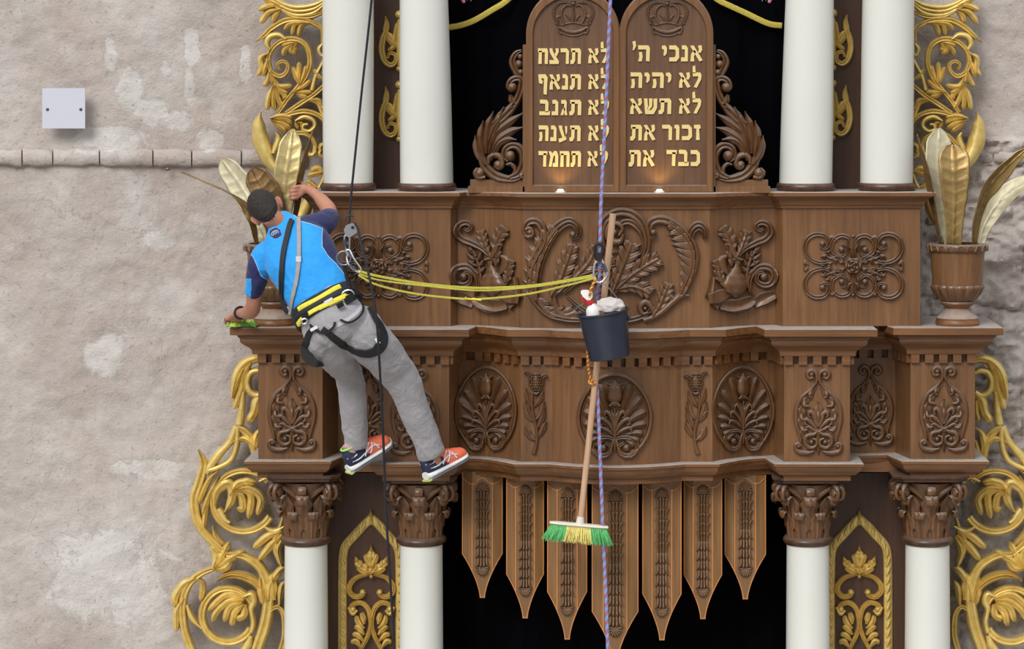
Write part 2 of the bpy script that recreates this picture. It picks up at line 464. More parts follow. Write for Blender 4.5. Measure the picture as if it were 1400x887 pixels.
# white metal sheet screwed to the wall
t = thing('wall_plate', 'blank white rectangular metal plate screwed to the plaster wall at left', 'plate', P(88, 175, .68))
mb = MB(); a = P(58, 120.5, .66); b = P(116.5, 175.5, .66); mb.box(a.x, b.x, .655, .665, b.z, a.z); mb.build('sheet', plain('white_painted_metal', (200, 202, 212), .45), t)
for q in (65, 110.5):
    mb = MB(); c = P(q, 149.5, .655); mb.lathe(c, [(0, .006), (.006, .005), (.009, .002), (.009, 0)], 12, Vector((0, -1, 0))); mb.build('screw', plain('screw_steel', (90, 88, 92), .4, .8), t)
mb = MB(); c = P(229, 231, .70); mb.ball(c, .012, 10, 6, (1.3, 1, .8)); tag(recentre(mb.build('wall_bolt', plain('bolt_steel', (120, 118, 116), .4, .8))), 'small grey bolt sticking out of plaster just under the block course', 'bolt')

# ================================================================== plans
def lerp(a, b, t): return a + (b - a) * t
def half_plan(kind):
    if kind == 'frieze':
        pts = [(88 * i / 12, -.13 * (1 - (i / 12) ** 2)) for i in range(13)] + [(131, 0)]
        pts += [(131 + 84 * t, .25 * (1 - (1 - t) ** 2)) for t in (1 / 12, 2 / 12, 3 / 12, 4 / 12, 5 / 12, 6 / 12, 7.2 / 12, 1)]
        pts += [(229, 0), (319, 0), (311, .33), (381, .36), (402, .10), (490, .10)]
        end = (XU(490, .10), .71)
    else:
        pts = [(127 * i / 8, -.05 - .02 * (1 - (i / 8) ** 2)) for i in range(9)]
        pts += [(127 + 90 * t, -.05 + .19 * (1 - (1 - t) ** 1.8)) for t in [k / 12 for k in range(1, 13)]]
        pts += [(227, .05), (415, .07)]
        end = (XU(415, .07), .71)
    return [(XU(u, y), y) for u, y in pts] + [end]
def full(h): return [(-x, y) for x, y in reversed(h)] + h[1:]
FR = half_plan('frieze'); AT = half_plan('attic')
def plan_y(h):
    def f(px, py):
        u = abs(px - CX)
        for (x0, y0), (x1, y1) in zip(h[:-1], h[1:]):
            u0 = x0 / S * D / (D + y0); u1 = x1 / S * D / (D + y1)
            if u0 <= u <= u1 and u1 > u0: return y0 + (y1 - y0) * (u - u0) / (u1 - u0)
        return 0.0
    return f
FRY = plan_y(FR); ATY = plan_y(AT)

def offset_plan(plan, o):
    out = []
    for i in range(len(plan)):
        p = Vector(plan[i]); d = []
        if i > 0: d.append((p - Vector(plan[i - 1])).normalized())
        if i < len(plan) - 1: d.append((Vector(plan[i + 1]) - p).normalized())
        m = sum([Vector((q.y, -q.x)) for q in d], Vector((0, 0))) / len(d); m = m / max(m.length_squared, .25)
        out.append((p.x + m.x * o, p.y + m.y * o))
    return out
def top_cap(mb, plan, o, z):
    mb.face([(x, y, z) for x, y in offset_plan(plan, o)])
# ---- entablature
ZT = ZY(450, -.13)
ent = thing('carved_entablature', 'long carved walnut entablature on white columns, with dentils, piers and shell reliefs', 'entablature', (0, .3, ZY(660)))
mb = MB(); sweep(mb, full(FR), [(-.03, ZY(485)), (-.03, ZY(498)), (0, ZY(498)), (0, ZY(631)), (0, ZY(634))]); mb.build('frieze', M['wood_panel'], ent, smooth=30)
mb = MB(); cy = [(.032 + .055 * (1 - math.cos(PI * i / 8)) / 2 + .01 * math.sin(PI * i / 8), lerp(ZY(480), ZY(464), i / 8)) for i in range(9)]
sweep(mb, full(FR), [(0, ZY(486)), (.026, ZY(486)), (.03, ZY(484)), (.03, ZY(481.5))] + cy +
      [(.094, ZY(461.5)), (.1, ZY(460)), (.1, ZY(458.5)), (.132, ZY(457.5)), (.136, ZY(456.8)), (.136, ZT - .003), (.133, ZT)])
# fill the ledge top behind
top_cap(mb, full(FR), .133, ZT)
mb.build('top_ledge', M['wood'], ent, smooth=30)
mb = MB()
sweep(mb, full(FR), [(0, ZY(631)), (.064, ZY(631)), (.07, ZY(632)), (.07, ZY(635.5)), (.062, ZY(636)), (.058, ZY(639)), (.05, ZY(643)), (.035, ZY(646)), (.03, ZY(648)), (.01, ZY(649)), (.004, ZY(650)), (.004, ZY(657)), (-.12, ZY(657))])
mb.box(-XU(480), XU(480), .3, .70, ZY(656), ZY(640))
mb.build('bottom_ledge', M['wood'], ent, smooth=30)
# dentils: walk along the plan
def dentils(plan, step, wid, out, za, zb):
    for (ax, ay), (bx, by) in segs(plan):
        a = Vector((ax, ay)); b = Vector((bx, by)); ln = (b - a).length
        if ln < .02: continue
        k = max(1, round((ln - wid) / step)) if ln > wid else 0; d = (b - a).normalized(); nn = Vector((d.y, -d.x))
        for i in range(k + 1):
            t = wid / 2 + (ln - wid) * i / k if ln > wid else ln / 2
            c = a + d * t + nn * (out / 2 - .015)
            mb = MB(); mb.obox((c.x, c.y, (za + zb) / 2), Vector((d.x, d.y, 0)) * wid / 2, Vector((nn.x, nn.y, 0)) * (out / 2 + .015), Vector((0, 0, 1)) * (za - zb) / 2); mb.build('dentil', M['wood'], ent, smooth=0)
def segs(plan):
    """straight runs; curved stretches are resampled to dentil pitch"""
    out = []; h = [Vector(p) for p in plan]; i = 0
    run = [h[0]]
    for a, b in zip(h[:-1], h[1:]):
        if (b - a).length < .06:
            run.append(b)
        else:
            if len(run) > 2: out += [('c', run)]
            out.append(('s', [a, b])); run = [b]
    res = []
    for k, r in out:
        if k == 's': res.append((tuple(r[0]), tuple(r[1])))
        else:
            ln = sum((q - p).length for p, q in zip(r[:-1], r[1:])); n = max(2, round(ln / .072))
            c = cr([(p.x, p.y, 0) for p in r], n * 2 + 1)
            for j in range(n):
                m_ = c[2 * j + 1]; d = (c[2 * j + 2] - c[2 * j]).normalized() * .0199
                res.append(((m_.x - d.x, m_.y - d.y), (m_.x + d.x, m_.y + d.y)))
    return res
dentils(full(FR)[1:-1], .071, .046, .022, ZY(486), ZY(498))
core = MB(); core.box(-XU(478), XU(478), .38, .70, ZY(657), ZY(452)); core.build('core', M['wood_dark'], ent)

# ---- attic
att = thing('carved_attic', 'panelled walnut attic block with scroll plaques, standing on the dusty ledge', 'attic', (0, .3, ZT))
mb = MB(); sweep(mb, full(AT), [(0, ZY(284)), (0, ZT + .0005)]); mb.build('body', M['wood_panel'], att, smooth=24)
mb = MB(); ZA = ZY(263.5, -.08)
sweep(mb, full(AT), [(0, ZY(285)), (.012, ZY(285)), (.014, ZY(281.5)), (.02, ZY(280.5)), (.026, ZY(277)), (.04, ZY(272.5)), (.056, ZY(270)), (.058, ZY(269)), (.078, ZY(268.4)), (.08, ZY(267.8)), (.08, ZA - .003), (.077, ZA)])
top_cap(mb, full(AT), .077, ZA)
mb.build('cornice', M['wood'], att, smooth=30)
core = MB(); core.box(-XU(405), XU(405), .25, .70, ZT, ZA - .005); core.build('core', M['wood_dark'], att)

# ---- backing panels and curtains
def flat_panel(name, u0, u1, y0, y1, Y, mat, th=.03, label='', cat='panel', both=True, labels=None):
    mb = MB(); mb.box(XU(u0, Y), XU(u1, Y), Y, Y + th, y0, y1); o = recentre(mb.build(name, mat)); tag(o, labels[1], cat)
    c = o.copy(); COL.objects.link(c); c.location.x = -o.location.x; c['label'] = labels[0]; return o, c
flat_panel('backing_panel', 236, 400, ZA, ZY(-60, .5), .5, M['wood_dark'], labels=('dark brown wooden panel behind the two upper white columns at left', 'dark brown wooden panel behind the two upper white columns at right'))
flat_panel('backing_panel', 240, 448, .0, ZY(650, .4), .5, M['wood_dark'], labels=('dark brown wooden panel behind the two lower white columns at left', 'dark brown wooden panel behind the two lower white columns at right'))
def curtain(name, u, z0, z1, Y, label):
    mb = MB(); rows = []
    for i in range(121):
        x = XU(-u, Y) + XU(2 * u, Y) * i / 120
        y = Y + .02 * math.sin(x * 26) + .008 * math.sin(x * 61 + 1)
        rows.append([(x, y, z0), (x, y - .004, (z0 + z1) / 2), (x, y, z1)])
    mb.quad_grid(rows); o = recentre(mb.build(name, M['black_cloth'], smooth=80)); return tag(o, label, 'curtain')
curtain('velvet_curtain', 236, ZA, ZY(-60, .6), .62, 'black velvet curtain with gold braid behind the two round-topped tablets')
curtain('velvet_curtain', 246, 0.0, ZY(650, .6), .66, 'black velvet curtain filling the opening below the carved entablature')

# gold braid on the upper curtain + embroidered sprigs
def braid(pts, label):
    mb = MB(); c = cr([P(x, y, .555) for x, y in pts], 40); rows = []
    for i, p in enumerate(c):
        tg = (c[min(i + 1, 39)] - c[max(i - 1, 0)]).normalized(); nn = Vector((-tg.z, 0, tg.x)) * .017
        rows.append([p + nn + Vector((0, .012, 0)), p + nn * .9 + Vector((0, -.003, 0)), p + Vector((0, -.006, 0)), p - nn * .9 + Vector((0, -.003, 0)), p - nn + Vector((0, .012, 0))])
    mb.quad_grid(rows); return tag(recentre(mb.build('gold_braid', M['braid'])), label, 'braid')
braid([(614, 37.5), (632, 34), (650, 27), (672, 14), (690, 3), (706, -12)], 'gold braid strip curving across the black curtain, left of the tablets')
braid([(1069, 35), (1050, 32), (1020, 18), (996, 7), (982, 0), (966, -12)], 'gold braid strip curving across the black curtain, right of the tablets')
for sgn, lab in ((-1, 'pink and silver embroidered sprig on the black curtain, top left'), (1, 'pink and silver embroidered sprig on the black curtain, top right')):
    mb = MB()
    for k, (dx, dy, r) in enumerate(((0, 0, 2.5), (-3, -3, 2), (2, -5, 2.4), (-1, -8, 2))):
        mb.ball(P(CX + sgn * (209 - dx), 2 + dy, .586), r * S, 8, 5, (1, .3, 1))
    mb.mi = 1
    for a in (-.5, .1, .7):
        mb.tube([P(CX + sgn * 200, -8, .586), P(CX + sgn * (200 - 9 * math.sin(a)), -8 + 10 * math.cos(a), .586)], [.003, .001], 6)
    o = recentre(mb.build('embroidered_sprig', [plain('pink_thread', (196, 120, 150), .7), plain('silver_thread', (190, 200, 190), .6)])); tag(o, lab, 'embroidery')
# ================================================================== carved wood
WC = M['wood_carved']
def ferns(R, base, tips, w=3.0, h=.02, kind='leaf', bend=.25, **k):
    """tapering fronds from one base to several tips, each a little curved"""
    for i, tpt in enumerate(tips):
        bx, by = base; tx, ty = tpt[0], tpt[1]; bd = tpt[2] if len(tpt) > 2 else bend
        mx, my = (bx + tx) / 2 - (ty - by) * bd, (by + ty) / 2 + (tx - bx) * bd
        R.stroke([(bx, by), (mx, my), (tx, ty)], [w * .6, w, w * .95], [h * .8, h, h * .7], kind, n=14, m=8, rnd=True, **k)

# ---- teardrop ornament of the piers and recess panels
def pier_ornament(cx, cy, Y, parent, sc=1.0):
    R = Relief(Y); R.wk = 1.3; f = 1 / 3.889 * sc
    for g in (-1, 1):
        T = lambda x, y: (cx + g * (x - 306) * f, cy + (y - 480) * f)
        def st(p, w, h, kind='round', **k): R.stroke([T(*q) for q in p], [v * f for v in w], h, kind, **k)
        st([(318, 330), (312, 300), (318, 272), (345, 260), (365, 280), (352, 302), (332, 296)], [7, 10, 10, 8], .026)
        x, y = T(341, 283); R.dome(x, y, 15 * f, .034)
        st([(318, 325), (345, 362), (390, 400), (420, 460), (424, 530), (410, 590), (398, 640)], [6, 9, 11, 11, 9, 6], .022, 'round', n=34)
        st([(322, 345), (352, 385), (392, 440), (402, 520), (388, 600), (360, 660)], [12, 22, 26, 26, 22, 12], .018, 'leaf', lobes=6, depth=.5, side=-g, n=56)
        for a, b, c in (((345, 365), (352, 398), (338, 404)), ((378, 420), (380, 446), (352, 452)), ((396, 490), (392, 520), (362, 522)), ((398, 560), (384, 580), (362, 574))):
            st([a, b, c], [9, 10, 8, 4], [.02, .032, .026], 'round', n=12)
        # bottom volute and hook
        st([(310, 585), (330, 600), (368, 610), (376, 645), (350, 672), (318, 660), (316, 632), (338, 622)], [8, 10, 11, 10, 8, 6], .03, n=34)
        x, y = T(342, 642); R.dome(x, y, 14 * f, .036)
        st([(330, 690), (370, 700), (415, 690), (428, 660), (408, 648), (396, 662)], [6, 11, 12, 9, 6], .028, n=26)
        x, y = T(410, 664); R.dome(x, y, 12 * f, .034)
        # palmette petals
        st([(308, 560), (320, 510), (345, 480), (358, 495), (350, 510)], [7, 10, 12, 10, 5], .028)
        st([(310, 575), (335, 545), (368, 520), (378, 540), (366, 550)], [6, 9, 11, 9, 5], .024)
        st([(308, 560), (300 + 22, 530), (335, 500)], [6, 9, 5], .03)
        st([(308, 600), (340, 570), (365, 560), (372, 578)], [6, 8, 8, 4], .022)
    T = lambda x, y: (cx + (x - 306) * f, cy + (y - 480) * f)
    R.stroke([T(306, 560), T(306, 500), T(306, 455), T(306, 425)], [6 * f, 15 * f, 24 * f, 3 * f], [.02, .034, .034, .02], 'leaf', n=20)
    R.stroke([T(306, 545), T(306, 500), T(306, 462)], [6 * f, 13 * f, 4 * f], [.03, .042, .03], 'round', n=14)
    R.stroke([T(306, 575), T(306, 600), T(306, 640), T(306, 705)], [20 * f, 12 * f, 8 * f, 10 * f, 4 * f], .022, 'leaf', n=16)
    R.stroke([T(280, 572), T(306, 586), T(332, 572)], [5 * f, 9 * f, 5 * f], .03, n=12)
    return R.build('carved_ornament', WC, parent, smooth=60)
for cx, cy, Y, s in ((1118.7, 563, 0, 1.0), (567.5, 563, 0, 1.0), (1290.5, 559, .1, 1.0), (399, 558.5, .1, 1.0), (1190, 554, .345, .94), (504, 554, .345, .94)):
    pier_ornament(cx, cy, Y, ent, s)

# ---- shell medallions
def shell(cx, cy, hw, hh, surf, parent):
    R = Relief(surf)
    X = lambda x, y: (cx + x * hw, cy + y * hh)
    out = []
    for i in range(49):   # egg with a cleft at the bottom
        a = -PI / 2 + 2 * PI * i / 48
        x = math.cos(a) * (1 - .10 * max(0, -math.sin(a)) ** 1.4 ); y = math.sin(a)
        if y > .8: y = .8 + (y - .8) * (1 - 1.6 * math.exp(-(x / .16) ** 2)) if abs(x) < .6 else y
        if abs(x) < .3 and y > 0: y -= .16 * math.exp(-(x / .1) ** 2)
        out.append((x, y))
    cen = R.pt(cx, cy, .004)
    rows = [[R.pt(*X(x * k, y * k), .006 if k < .99 else 0) for x, y in out[:-1]] for k in (1.0, .98, .9, .6, .3, .02)]
    R.quad_grid(rows, closed_u=True)
    ring = [X(x * .94, y * .95) for x, y in out]
    R.stroke(ring, hw * .062, .034, 'round', n=96)
    R.stroke([X(x * .86, y * .88) for x, y in out], hw * .03, .014, 'round', n=96)
    bx, by = 0, .42
    def rad(a):   # reach of the ring from the petal root along direction a
        k = .3
        while k < 2:
            x, y = bx + k * math.cos(a), by - k * math.sin(a)
            if (x / .82) ** 2 + (y / .86) ** 2 > 1: return k
            k += .01
        return k
    for g in (-1, 1):
        for j, ad in enumerate((70, 51, 34, 18, 3, -12, -27)):
            a = math.radians(ad); r1 = rad(a)
            p0 = (g * .30 * math.cos(a), by - .42 * math.sin(a) if ad > 0 else by - .25 * math.sin(a)); p1 = (g * (bx + r1 * math.cos(a)), by - r1 * math.sin(a))
            pm = ((p0[0] + p1[0]) / 2, (p0[1] + p1[1]) / 2 - .03)
            wv = hw * (.125 if j < 3 else .105)
            R.stroke([X(*p0), X(*pm), X(*p1)], [wv * .45, wv * .8, wv * 1.05, wv * 1.1], [.02, .04, .055, .045], 'ridge', n=22, rnd=True)
        for p, w in ((((0, .35), (.06, .05), (.20, -.12), (.27, -.02), (.2, .02)), .06), (((0, .4), (.12, .18), (.33, .04), (.4, .14), (.32, .18)), .06),
                     (((0, .45), (.15, .32), (.38, .24), (.44, .34), (.36, .38)), .055), (((0, .3), (.03, 0), (.1, -.15)), .05)):
            R.stroke([X(g * x, y) for x, y in p], [w * hw * .6, w * hw, w * hw * 1.1, w * hw * .5], [.02, .034, .04, .03], 'round', n=20, base=.004)
        R.stroke([X(g * x, y) for x, y in ((.04, .5), (.2, .46), (.46, .5), (.58, .68), (.42, .86), (.18, .84), (.1, .68), (.24, .58))], [hw * .05, hw * .075, hw * .085, hw * .075, hw * .05], .036, 'groove', n=40, base=.004)
        x, y = X(g * .3, .70); R.dome(x, y, hw * .11, .046)
    R.stroke([X(0, -.25), X(0, -.5), X(0, -.66), X(0, -.82)], [hw * .1, hw * .22, hw * .2, hw * .05], [.03, .062, .058, .03], 'round', n=18, base=.003)
    R.stroke([X(-.14, -.24), X(0, -.32), X(.14, -.24)], [hw * .04, hw * .07, hw * .04], .045, n=12)
    R.stroke([X(-.2, -.75), X(0, -.68), X(.2, -.75)], [hw * .03, hw * .05, hw * .03], .04, n=12)
    R.stroke([X(0, .75), X(0, .3), X(0, -.2)], [hw * .035, hw * .05, hw * .035], .032, n=14, base=.004)
    return R.build('shell_medallion', WC, parent, smooth=60)
shell(840.5, 570, 53, 61, FRY, ent)
shell(664, 560, 43, 60.5, lambda x, y: FRY(x, y) - .004, ent); shell(1016.5, 560.5, 43.5, 61, lambda x, y: FRY(x, y) - .004, ent)

# ---- flower sprays on the flat strips
def spray(cx, g, parent):
    R = Relief(0.0); f = 1 / 3.858
    T = lambda x, y: (cx + g * (x - 512) * f, 430 + y * f)
    def st(p, w, h, kind='round', **k): R.stroke([T(*q) for q in p], [v * f for v in w], h, kind, **k)
    st([(495, 415), (490, 470), (500, 540), (516, 610), (516, 670), (500, 735)], [7, 7, 8, 9, 9, 14], .024, n=30)
    for p in (((497, 500), (478, 450), (458, 388)), ((506, 570), (470, 530), (450, 508)), ((516, 668), (480, 640), (456, 590)), ((500, 560), (470, 510), (455, 455)),):
        st(p, [5, 17, 20, 3], .022, 'leaf', n=18)
    for p in (((500, 490), (530, 450), (552, 402)), ((506, 560), (540, 520), (556, 455)), ((514, 610), (540, 560), (560, 490)), ((518, 655), (545, 610), (566, 562))):
        st(p, [5, 17, 20, 3], .022, 'leaf', n=18)
    x, y = T(512, 358); R.dome(x, y, 30 * f, .03, 52 * f)
    for r in range(7):
        for c in range(-2, 3):
            xx = 512 + c * 13 + (6 if r % 2 else 0); yy = 316 + r * 14
            if ((xx - 512) / 29) ** 2 + ((yy - 358) / 50) ** 2 < 1:
                x, y = T(xx, yy); R.dome(x, y, 6.5 * f, .04, 7 * f, n=8, sharp=1.5)
    st([(505, 408), (485, 370), (482, 325), (462, 302), (452, 312)], [8, 12, 13, 12, 6], .032, 'groove')
    st([(519, 408), (540, 375), (545, 335), (562, 320), (572, 332)], [8, 12, 13, 12, 6], .032, 'groove')
    st([(495, 410), (512, 418), (528, 410)], [5, 10, 5], .036, n=10)
    return R.build('flower_spray', WC, parent, smooth=60)
spray(732.7, 1, ent); spray(951, -1, ent)

# ---- rectangular scroll plaque
def plaque(cx, cy, parent, Y=.066):
    R = Relief(Y); R.wk = 1.2
    for gx in (-1, 1):
        for gy in (-1, 1):
            T = lambda x, y: (cx + gx * x, cy + gy * y)
            def st(p, w, h, kind='round', **k): R.stroke([T(*q) for q in p], w, h, kind, **k)
            st([(33, 6), (44, 4), (58, 9), (66, 22), (63, 36), (52, 43), (39, 41), (33, 31), (37, 24), (45, 26)], [2.2, 2.8, 3.2, 3.4, 3.2, 2.6, 2], .034, 'groove', n=60)
            x, y = T(42, 30); R.dome(x, y, 4.6, .044)
            st([(30, 22), (36, 16), (42, 9), (38, 3)], [1.5, 3.5, 3.5, 1.5], .036, 'leaf', lobes=3)
            st([(3, 10), (2, 26), (6, 38), (18, 41), (28, 33), (28, 20), (18, 13), (9, 18), (9, 27), (16, 29)], [1.5, 2.2, 3, 3.2, 3, 2.6, 2, 1.5], .03, 'groove', n=56)
            x, y = T(16, 22); R.dome(x, y, 4.6, .046)
            st([(22, 35), (30, 39), (34, 30)], [2, 3, 1], .03, 'leaf')
            st([(10, 3), (22, 8), (34, 2), (46, 0)], [3, 4, 4, 1], .034, 'leaf', lobes=4)
            st([(12, 10), (20, 14), (30, 10), (38, 14)], [1.5, 2.6, 2, 1], .028, 'leaf')
            st([(62, 2), (66, 6), (67, 1)], [1.5, 2, 1.5], .028)
            st([(0, 22), (5, 26), (8, 33)], [1.5, 3, 1], .036, 'leaf')
            x, y = T(66, 3.6); R.dome(x, y, 2.4, .03)
    for g in (-1, 1):
        R.stroke([(cx, cy + g * 12), (cx, cy + g * 24), (cx, cy + g * 34), (cx, cy + g * 42)], [2, 5, 5, 2], [.03, .042, .03], 'leaf', n=18)
        R.dome(cx, cy + g * 40, 3.2, .034)
    R.dome(cx, cy, 12, .034)
    for ring, r, h, n in ((0, 9.5, .038, 6), (1, 6.2, .05, 5), (2, 2.8, .058, 3)):
        for i in range(n):
            a0 = 2 * PI * i / n + ring * .5
            R.stroke([(cx + r * math.cos(a0 + q), cy + r * math.sin(a0 + q)) for q in (-.6, 0, .6)], [1, 2.6, 1], [h * .8, h, h * .8], n=10)
    return R.build('scroll_plaque', WC, parent, smooth=60)
plaque(1166.5, 363.5, att); plaque(517.5, 364.5, att)

# ---- vase relief in the concave bays
def vase(parent, g, dx):
    R = Relief(lambda x, y: ATY(x, y) - .002); R.wk = 1.15
    def T(cx_, cy_):
        x = 860 + cx_ / 4.033 ; y = 260 + cy_ / 4.033
        return (x, y) if g > 0 else (2 * 843 - x + dx, y)
    k = 1 / 4.033
    def st(p, w, h, kind='round', **q): R.stroke([T(*a) for a in p], [v * k for v in w], h, kind, **q)
    # vase
    st([(600, 378), (598, 400), (592, 440), (588, 480), (587, 530), (587, 570), (587, 592)], [28, 15, 30, 54, 68, 56, 12], [.03, .035, .05, .06, .065, .055, .03], n=30, m=14)
    st([(572, 384), (600, 378), (628, 386)], [6, 9, 6], .045, n=10)
    # ribbon
    st([(440, 600), (490, 590), (560, 560)], [26, 34, 22], [.05, .04, .02], 'flat', n=14)
    st([(448, 600), (500, 640)], [10, 20], [.03, .05], 'cup', n=10)
    st([(510, 625), (560, 640), (620, 635), (690, 600)], [26, 36, 36, 22], [.03, .05, .055, .03], 'cup', n=24)
    st([(505, 655), (575, 668), (660, 650), (695, 625)], [4, 6, 6, 4], .055, n=20)
    st([(690, 625), (740, 600), (805, 575)], [26, 32, 24], [.02, .04, .05], 'cup', n=16)
    st([(440, 595), (452, 540), (462, 480)], [22, 16, 14], .03, 'cup', n=12)
    # acanthus sprays
    def ac(p, w, h, n, **q): 
        old = R.wk; R.wk = 1; R.acanthus([T(*a) for a in p], [v * k for v in w], h, n, **q); R.wk = old
    ac([(565, 420), (562, 350), (560, 290), (535, 235), (515, 205)], [18, 34, 46, 52, 30], .055, 6, ang=50)
    ac([(590, 380), (618, 320), (640, 262), (650, 225)], [14, 28, 44, 30], .055, 5)
    st([(590, 370), (560, 310), (540, 300)], [14, 18, 8], .05, 'round')
    st([(600, 365), (640, 325), (700, 292), (752, 270), (780, 232), (765, 192), (728, 180), (702, 200), (720, 222), (742, 212)], [8, 14, 18, 20, 20, 18, 14, 9], .045, 'groove', n=50)
    ac([(535, 540), (505, 480), (495, 430), (480, 385)], [16, 36, 40, 24], .05, 5)
    st([(548, 470), (520, 420), (515, 385), (540, 362)], [8, 20, 24, 10], .04, 'round')
    st([(668, 560), (652, 490), (656, 430), (676, 370), (708, 308)], [8, 10, 11, 10, 4], .034, n=26)
    for a, b in (((655, 450), (626, 425)), ((658, 420), (632, 385)), ((668, 390), (644, 345)), ((660, 460), (712, 420)), ((668, 420), (722, 385)), ((680, 385), (728, 350)), ((690, 350), (722, 312)), ((672, 372), (680, 330))):
        st([a, ((a[0] + b[0]) / 2, (a[1] + b[1]) / 2 + 4), b], [4, 13, 12, 3], .042, 'leaf', n=12)
    for c_ in ((676, 362), (702, 330), (690, 395)): R.dome(*T(*c_), 9 * k, .05)
    st([(680, 575), (664, 520), (680, 462), (725, 424), (780, 432), (803, 474), (780, 518), (738, 524), (706, 500), (712, 462), (744, 450)], [8, 14, 18, 20, 20, 18, 14, 10], .044, 'groove', n=54)
    R.dome(*T(744, 478), 24 * k, .05)
    return R.build('vase_relief', WC, parent, smooth=60)
vase(att, 1, 0); vase(att, -1, -8)

# ---- large asymmetric acanthus relief in the middle of the attic
R = Relief(lambda x, y: ATY(x, y) - .001); R.wk = 1.3
def st(p, w, h=.045, kind='leaf', **q): R.stroke(p, w, h, kind, **q)
def sideleaf(p, w, side, lobes, h=.04): R.stroke(p, w, h, 'leaf', lobes=lobes, depth=.5, side=side, n=lobes * 9)
# left C
st([(717, 322), (722, 324), (728, 320), (724, 312), (718, 314)][::-1] + [], [2, 3, 3, 2], .045, 'round')
st([(722, 322), (717, 314), (723, 304), (735, 304), (743, 317), (741, 333), (732, 350), (724, 370), (725, 395), (735, 416), (752, 431), (775, 437), (792, 438)], [3, 4.5, 5, 5, 4.5, 4.5, 4, 3.5, 3], .045, 'groove', n=80)
R.dome(724, 318, 5, .055)
st([(735, 388), (738, 360), (748, 333), (762, 312), (778, 303), (789, 311), (789, 322), (781, 325)], [3, 5, 6, 6.5, 6, 5, 3], .045, 'flute', n=60)
R.dome(783, 321, 5, .055)
R.wk = 1.0
R.acanthus([(733, 412), (733, 385), (738, 360), (748, 336), (762, 314)], [15, 20, 22, 22, 18], .055, 8, side=-1, ang=62, curl=-.5)
R.acanthus([(738, 352), (748, 330), (760, 312), (774, 305)], [6, 8, 8, 5], .045, 5, side=-1, ang=50) if False else None
R.acanthus([(733, 408), (748, 428), (768, 434), (790, 437)], [12, 18, 20, 14], .045, 5, side=-1, ang=58, curl=.3)
# middle leaf A
R.acanthus([(752, 406), (764, 388), (773, 365), (780, 345), (783, 334)], [9, 16, 18, 15, 9], .055, 5, side=0, ang=46)
# sweeping stems to the centre
R.wk = 1.3
st([(757, 404), (772, 388), (795, 376), (820, 368), (845, 362)], [3, 5, 5, 4, 3], .04, 'flute', n=36)
st([(770, 400), (790, 383), (812, 382), (835, 392)], [3, 5, 5, 3], .035, 'flute', n=30)
R.wk = 1.0
R.acanthus([(772, 392), (790, 376), (806, 358), (816, 338)], [8, 14, 17, 11], .05, 5, side=0, ang=46)
R.acanthus([(800, 384), (818, 374), (832, 362), (838, 350)], [6, 10, 10, 7], .048, 4, side=0, ang=44)
R.wk = 1.3
st([(757, 404), (760, 420), (770, 432), (790, 428), (800, 435)], [3, 4, 5, 5, 2], .03, 'round')
st([(775, 405), (800, 425), (830, 438), (858, 438), (880, 432), (893, 420)], [2, 3, 3.5, 3.5, 3], .035, 'groove', n=40)
# centre spiral
st([(828, 345), (822, 325), (826, 303), (842, 291), (862, 292), (878, 305), (885, 325), (883, 345), (874, 366)], [3, 4.5, 5, 5.5, 5.5, 5, 4, 3], .05, 'groove', n=70)
st([(884, 340), (876, 316), (862, 304), (850, 306), (852, 316)], [2, 3.5, 4.5, 4, 2], .045, 'groove', n=36)
st([(852, 320), (848, 330), (836, 330), (830, 320), (834, 308), (845, 306), (851, 313), (846, 322)], [2.5, 4, 4.5, 4, 3, 2], .05, 'round', n=40)
R.dome(840, 318, 5, .058)
# centre acanthus fans
R.wk = 1.0
R.acanthus([(836, 404), (846, 380), (856, 355), (864, 333)], [9, 18, 22, 14], .065, 5, side=0, ang=44)
R.acanthus([(842, 396), (862, 378), (882, 364), (900, 354)], [9, 17, 21, 13], .062, 5, side=0, ang=44)
R.acanthus([(842, 396), (862, 392), (878, 396), (888, 402)], [8, 15, 17, 12], .056, 4, side=0, ang=44)
R.wk = 1.3
st([(820, 405), (835, 385), (845, 365), (840, 345)], [3, 5, 6, 3], .045, 'flute')
# right C
st([(893, 326), (888, 318), (889, 306), (901, 300), (919, 305), (938, 321), (950, 342), (948, 367), (939, 390), (930, 406)], [3, 5, 5.5, 5, 4.5, 4.5, 5, 4.5, 3], .045, 'groove', n=70)
R.dome(893, 318, 5, .055)
R.wk = 1.0
R.acanthus([(934, 404), (943, 385), (949, 360), (946, 338), (934, 318), (915, 303)], [10, 19, 26, 26, 18, 10], .055, 9, side=-1, ang=60, curl=.35)
R.wk = 1.3
st([(943, 330), (946, 316), (955, 309), (963, 315), (964, 326)], [3, 5, 6, 5, 3], .05, 'flute')
st([(942, 404), (930, 405), (918, 415), (904, 427), (892, 434), (880, 438)], [2, 4, 4, 3.5, 3], .04, 'round', n=30)
R.wk = 1.0
R.acanthus([(892, 432), (902, 418), (909, 402), (914, 388)], [7, 13, 14, 8], .055, 5, side=0, ang=44)
R.acanthus([(930, 404), (922, 408), (914, 402), (910, 396)], [4, 8, 8, 5], .045, 3, side=0, ang=50)
R.wk = 1.3
st([(896, 434), (890, 420), (882, 413), (875, 420), (879, 429), (886, 427)], [2.5, 3.5, 4, 3.5, 2], .045, 'round', n=30)
R.dome(882, 422, 3.6, .05)
R.build('acanthus_relief', WC, att, smooth=60)

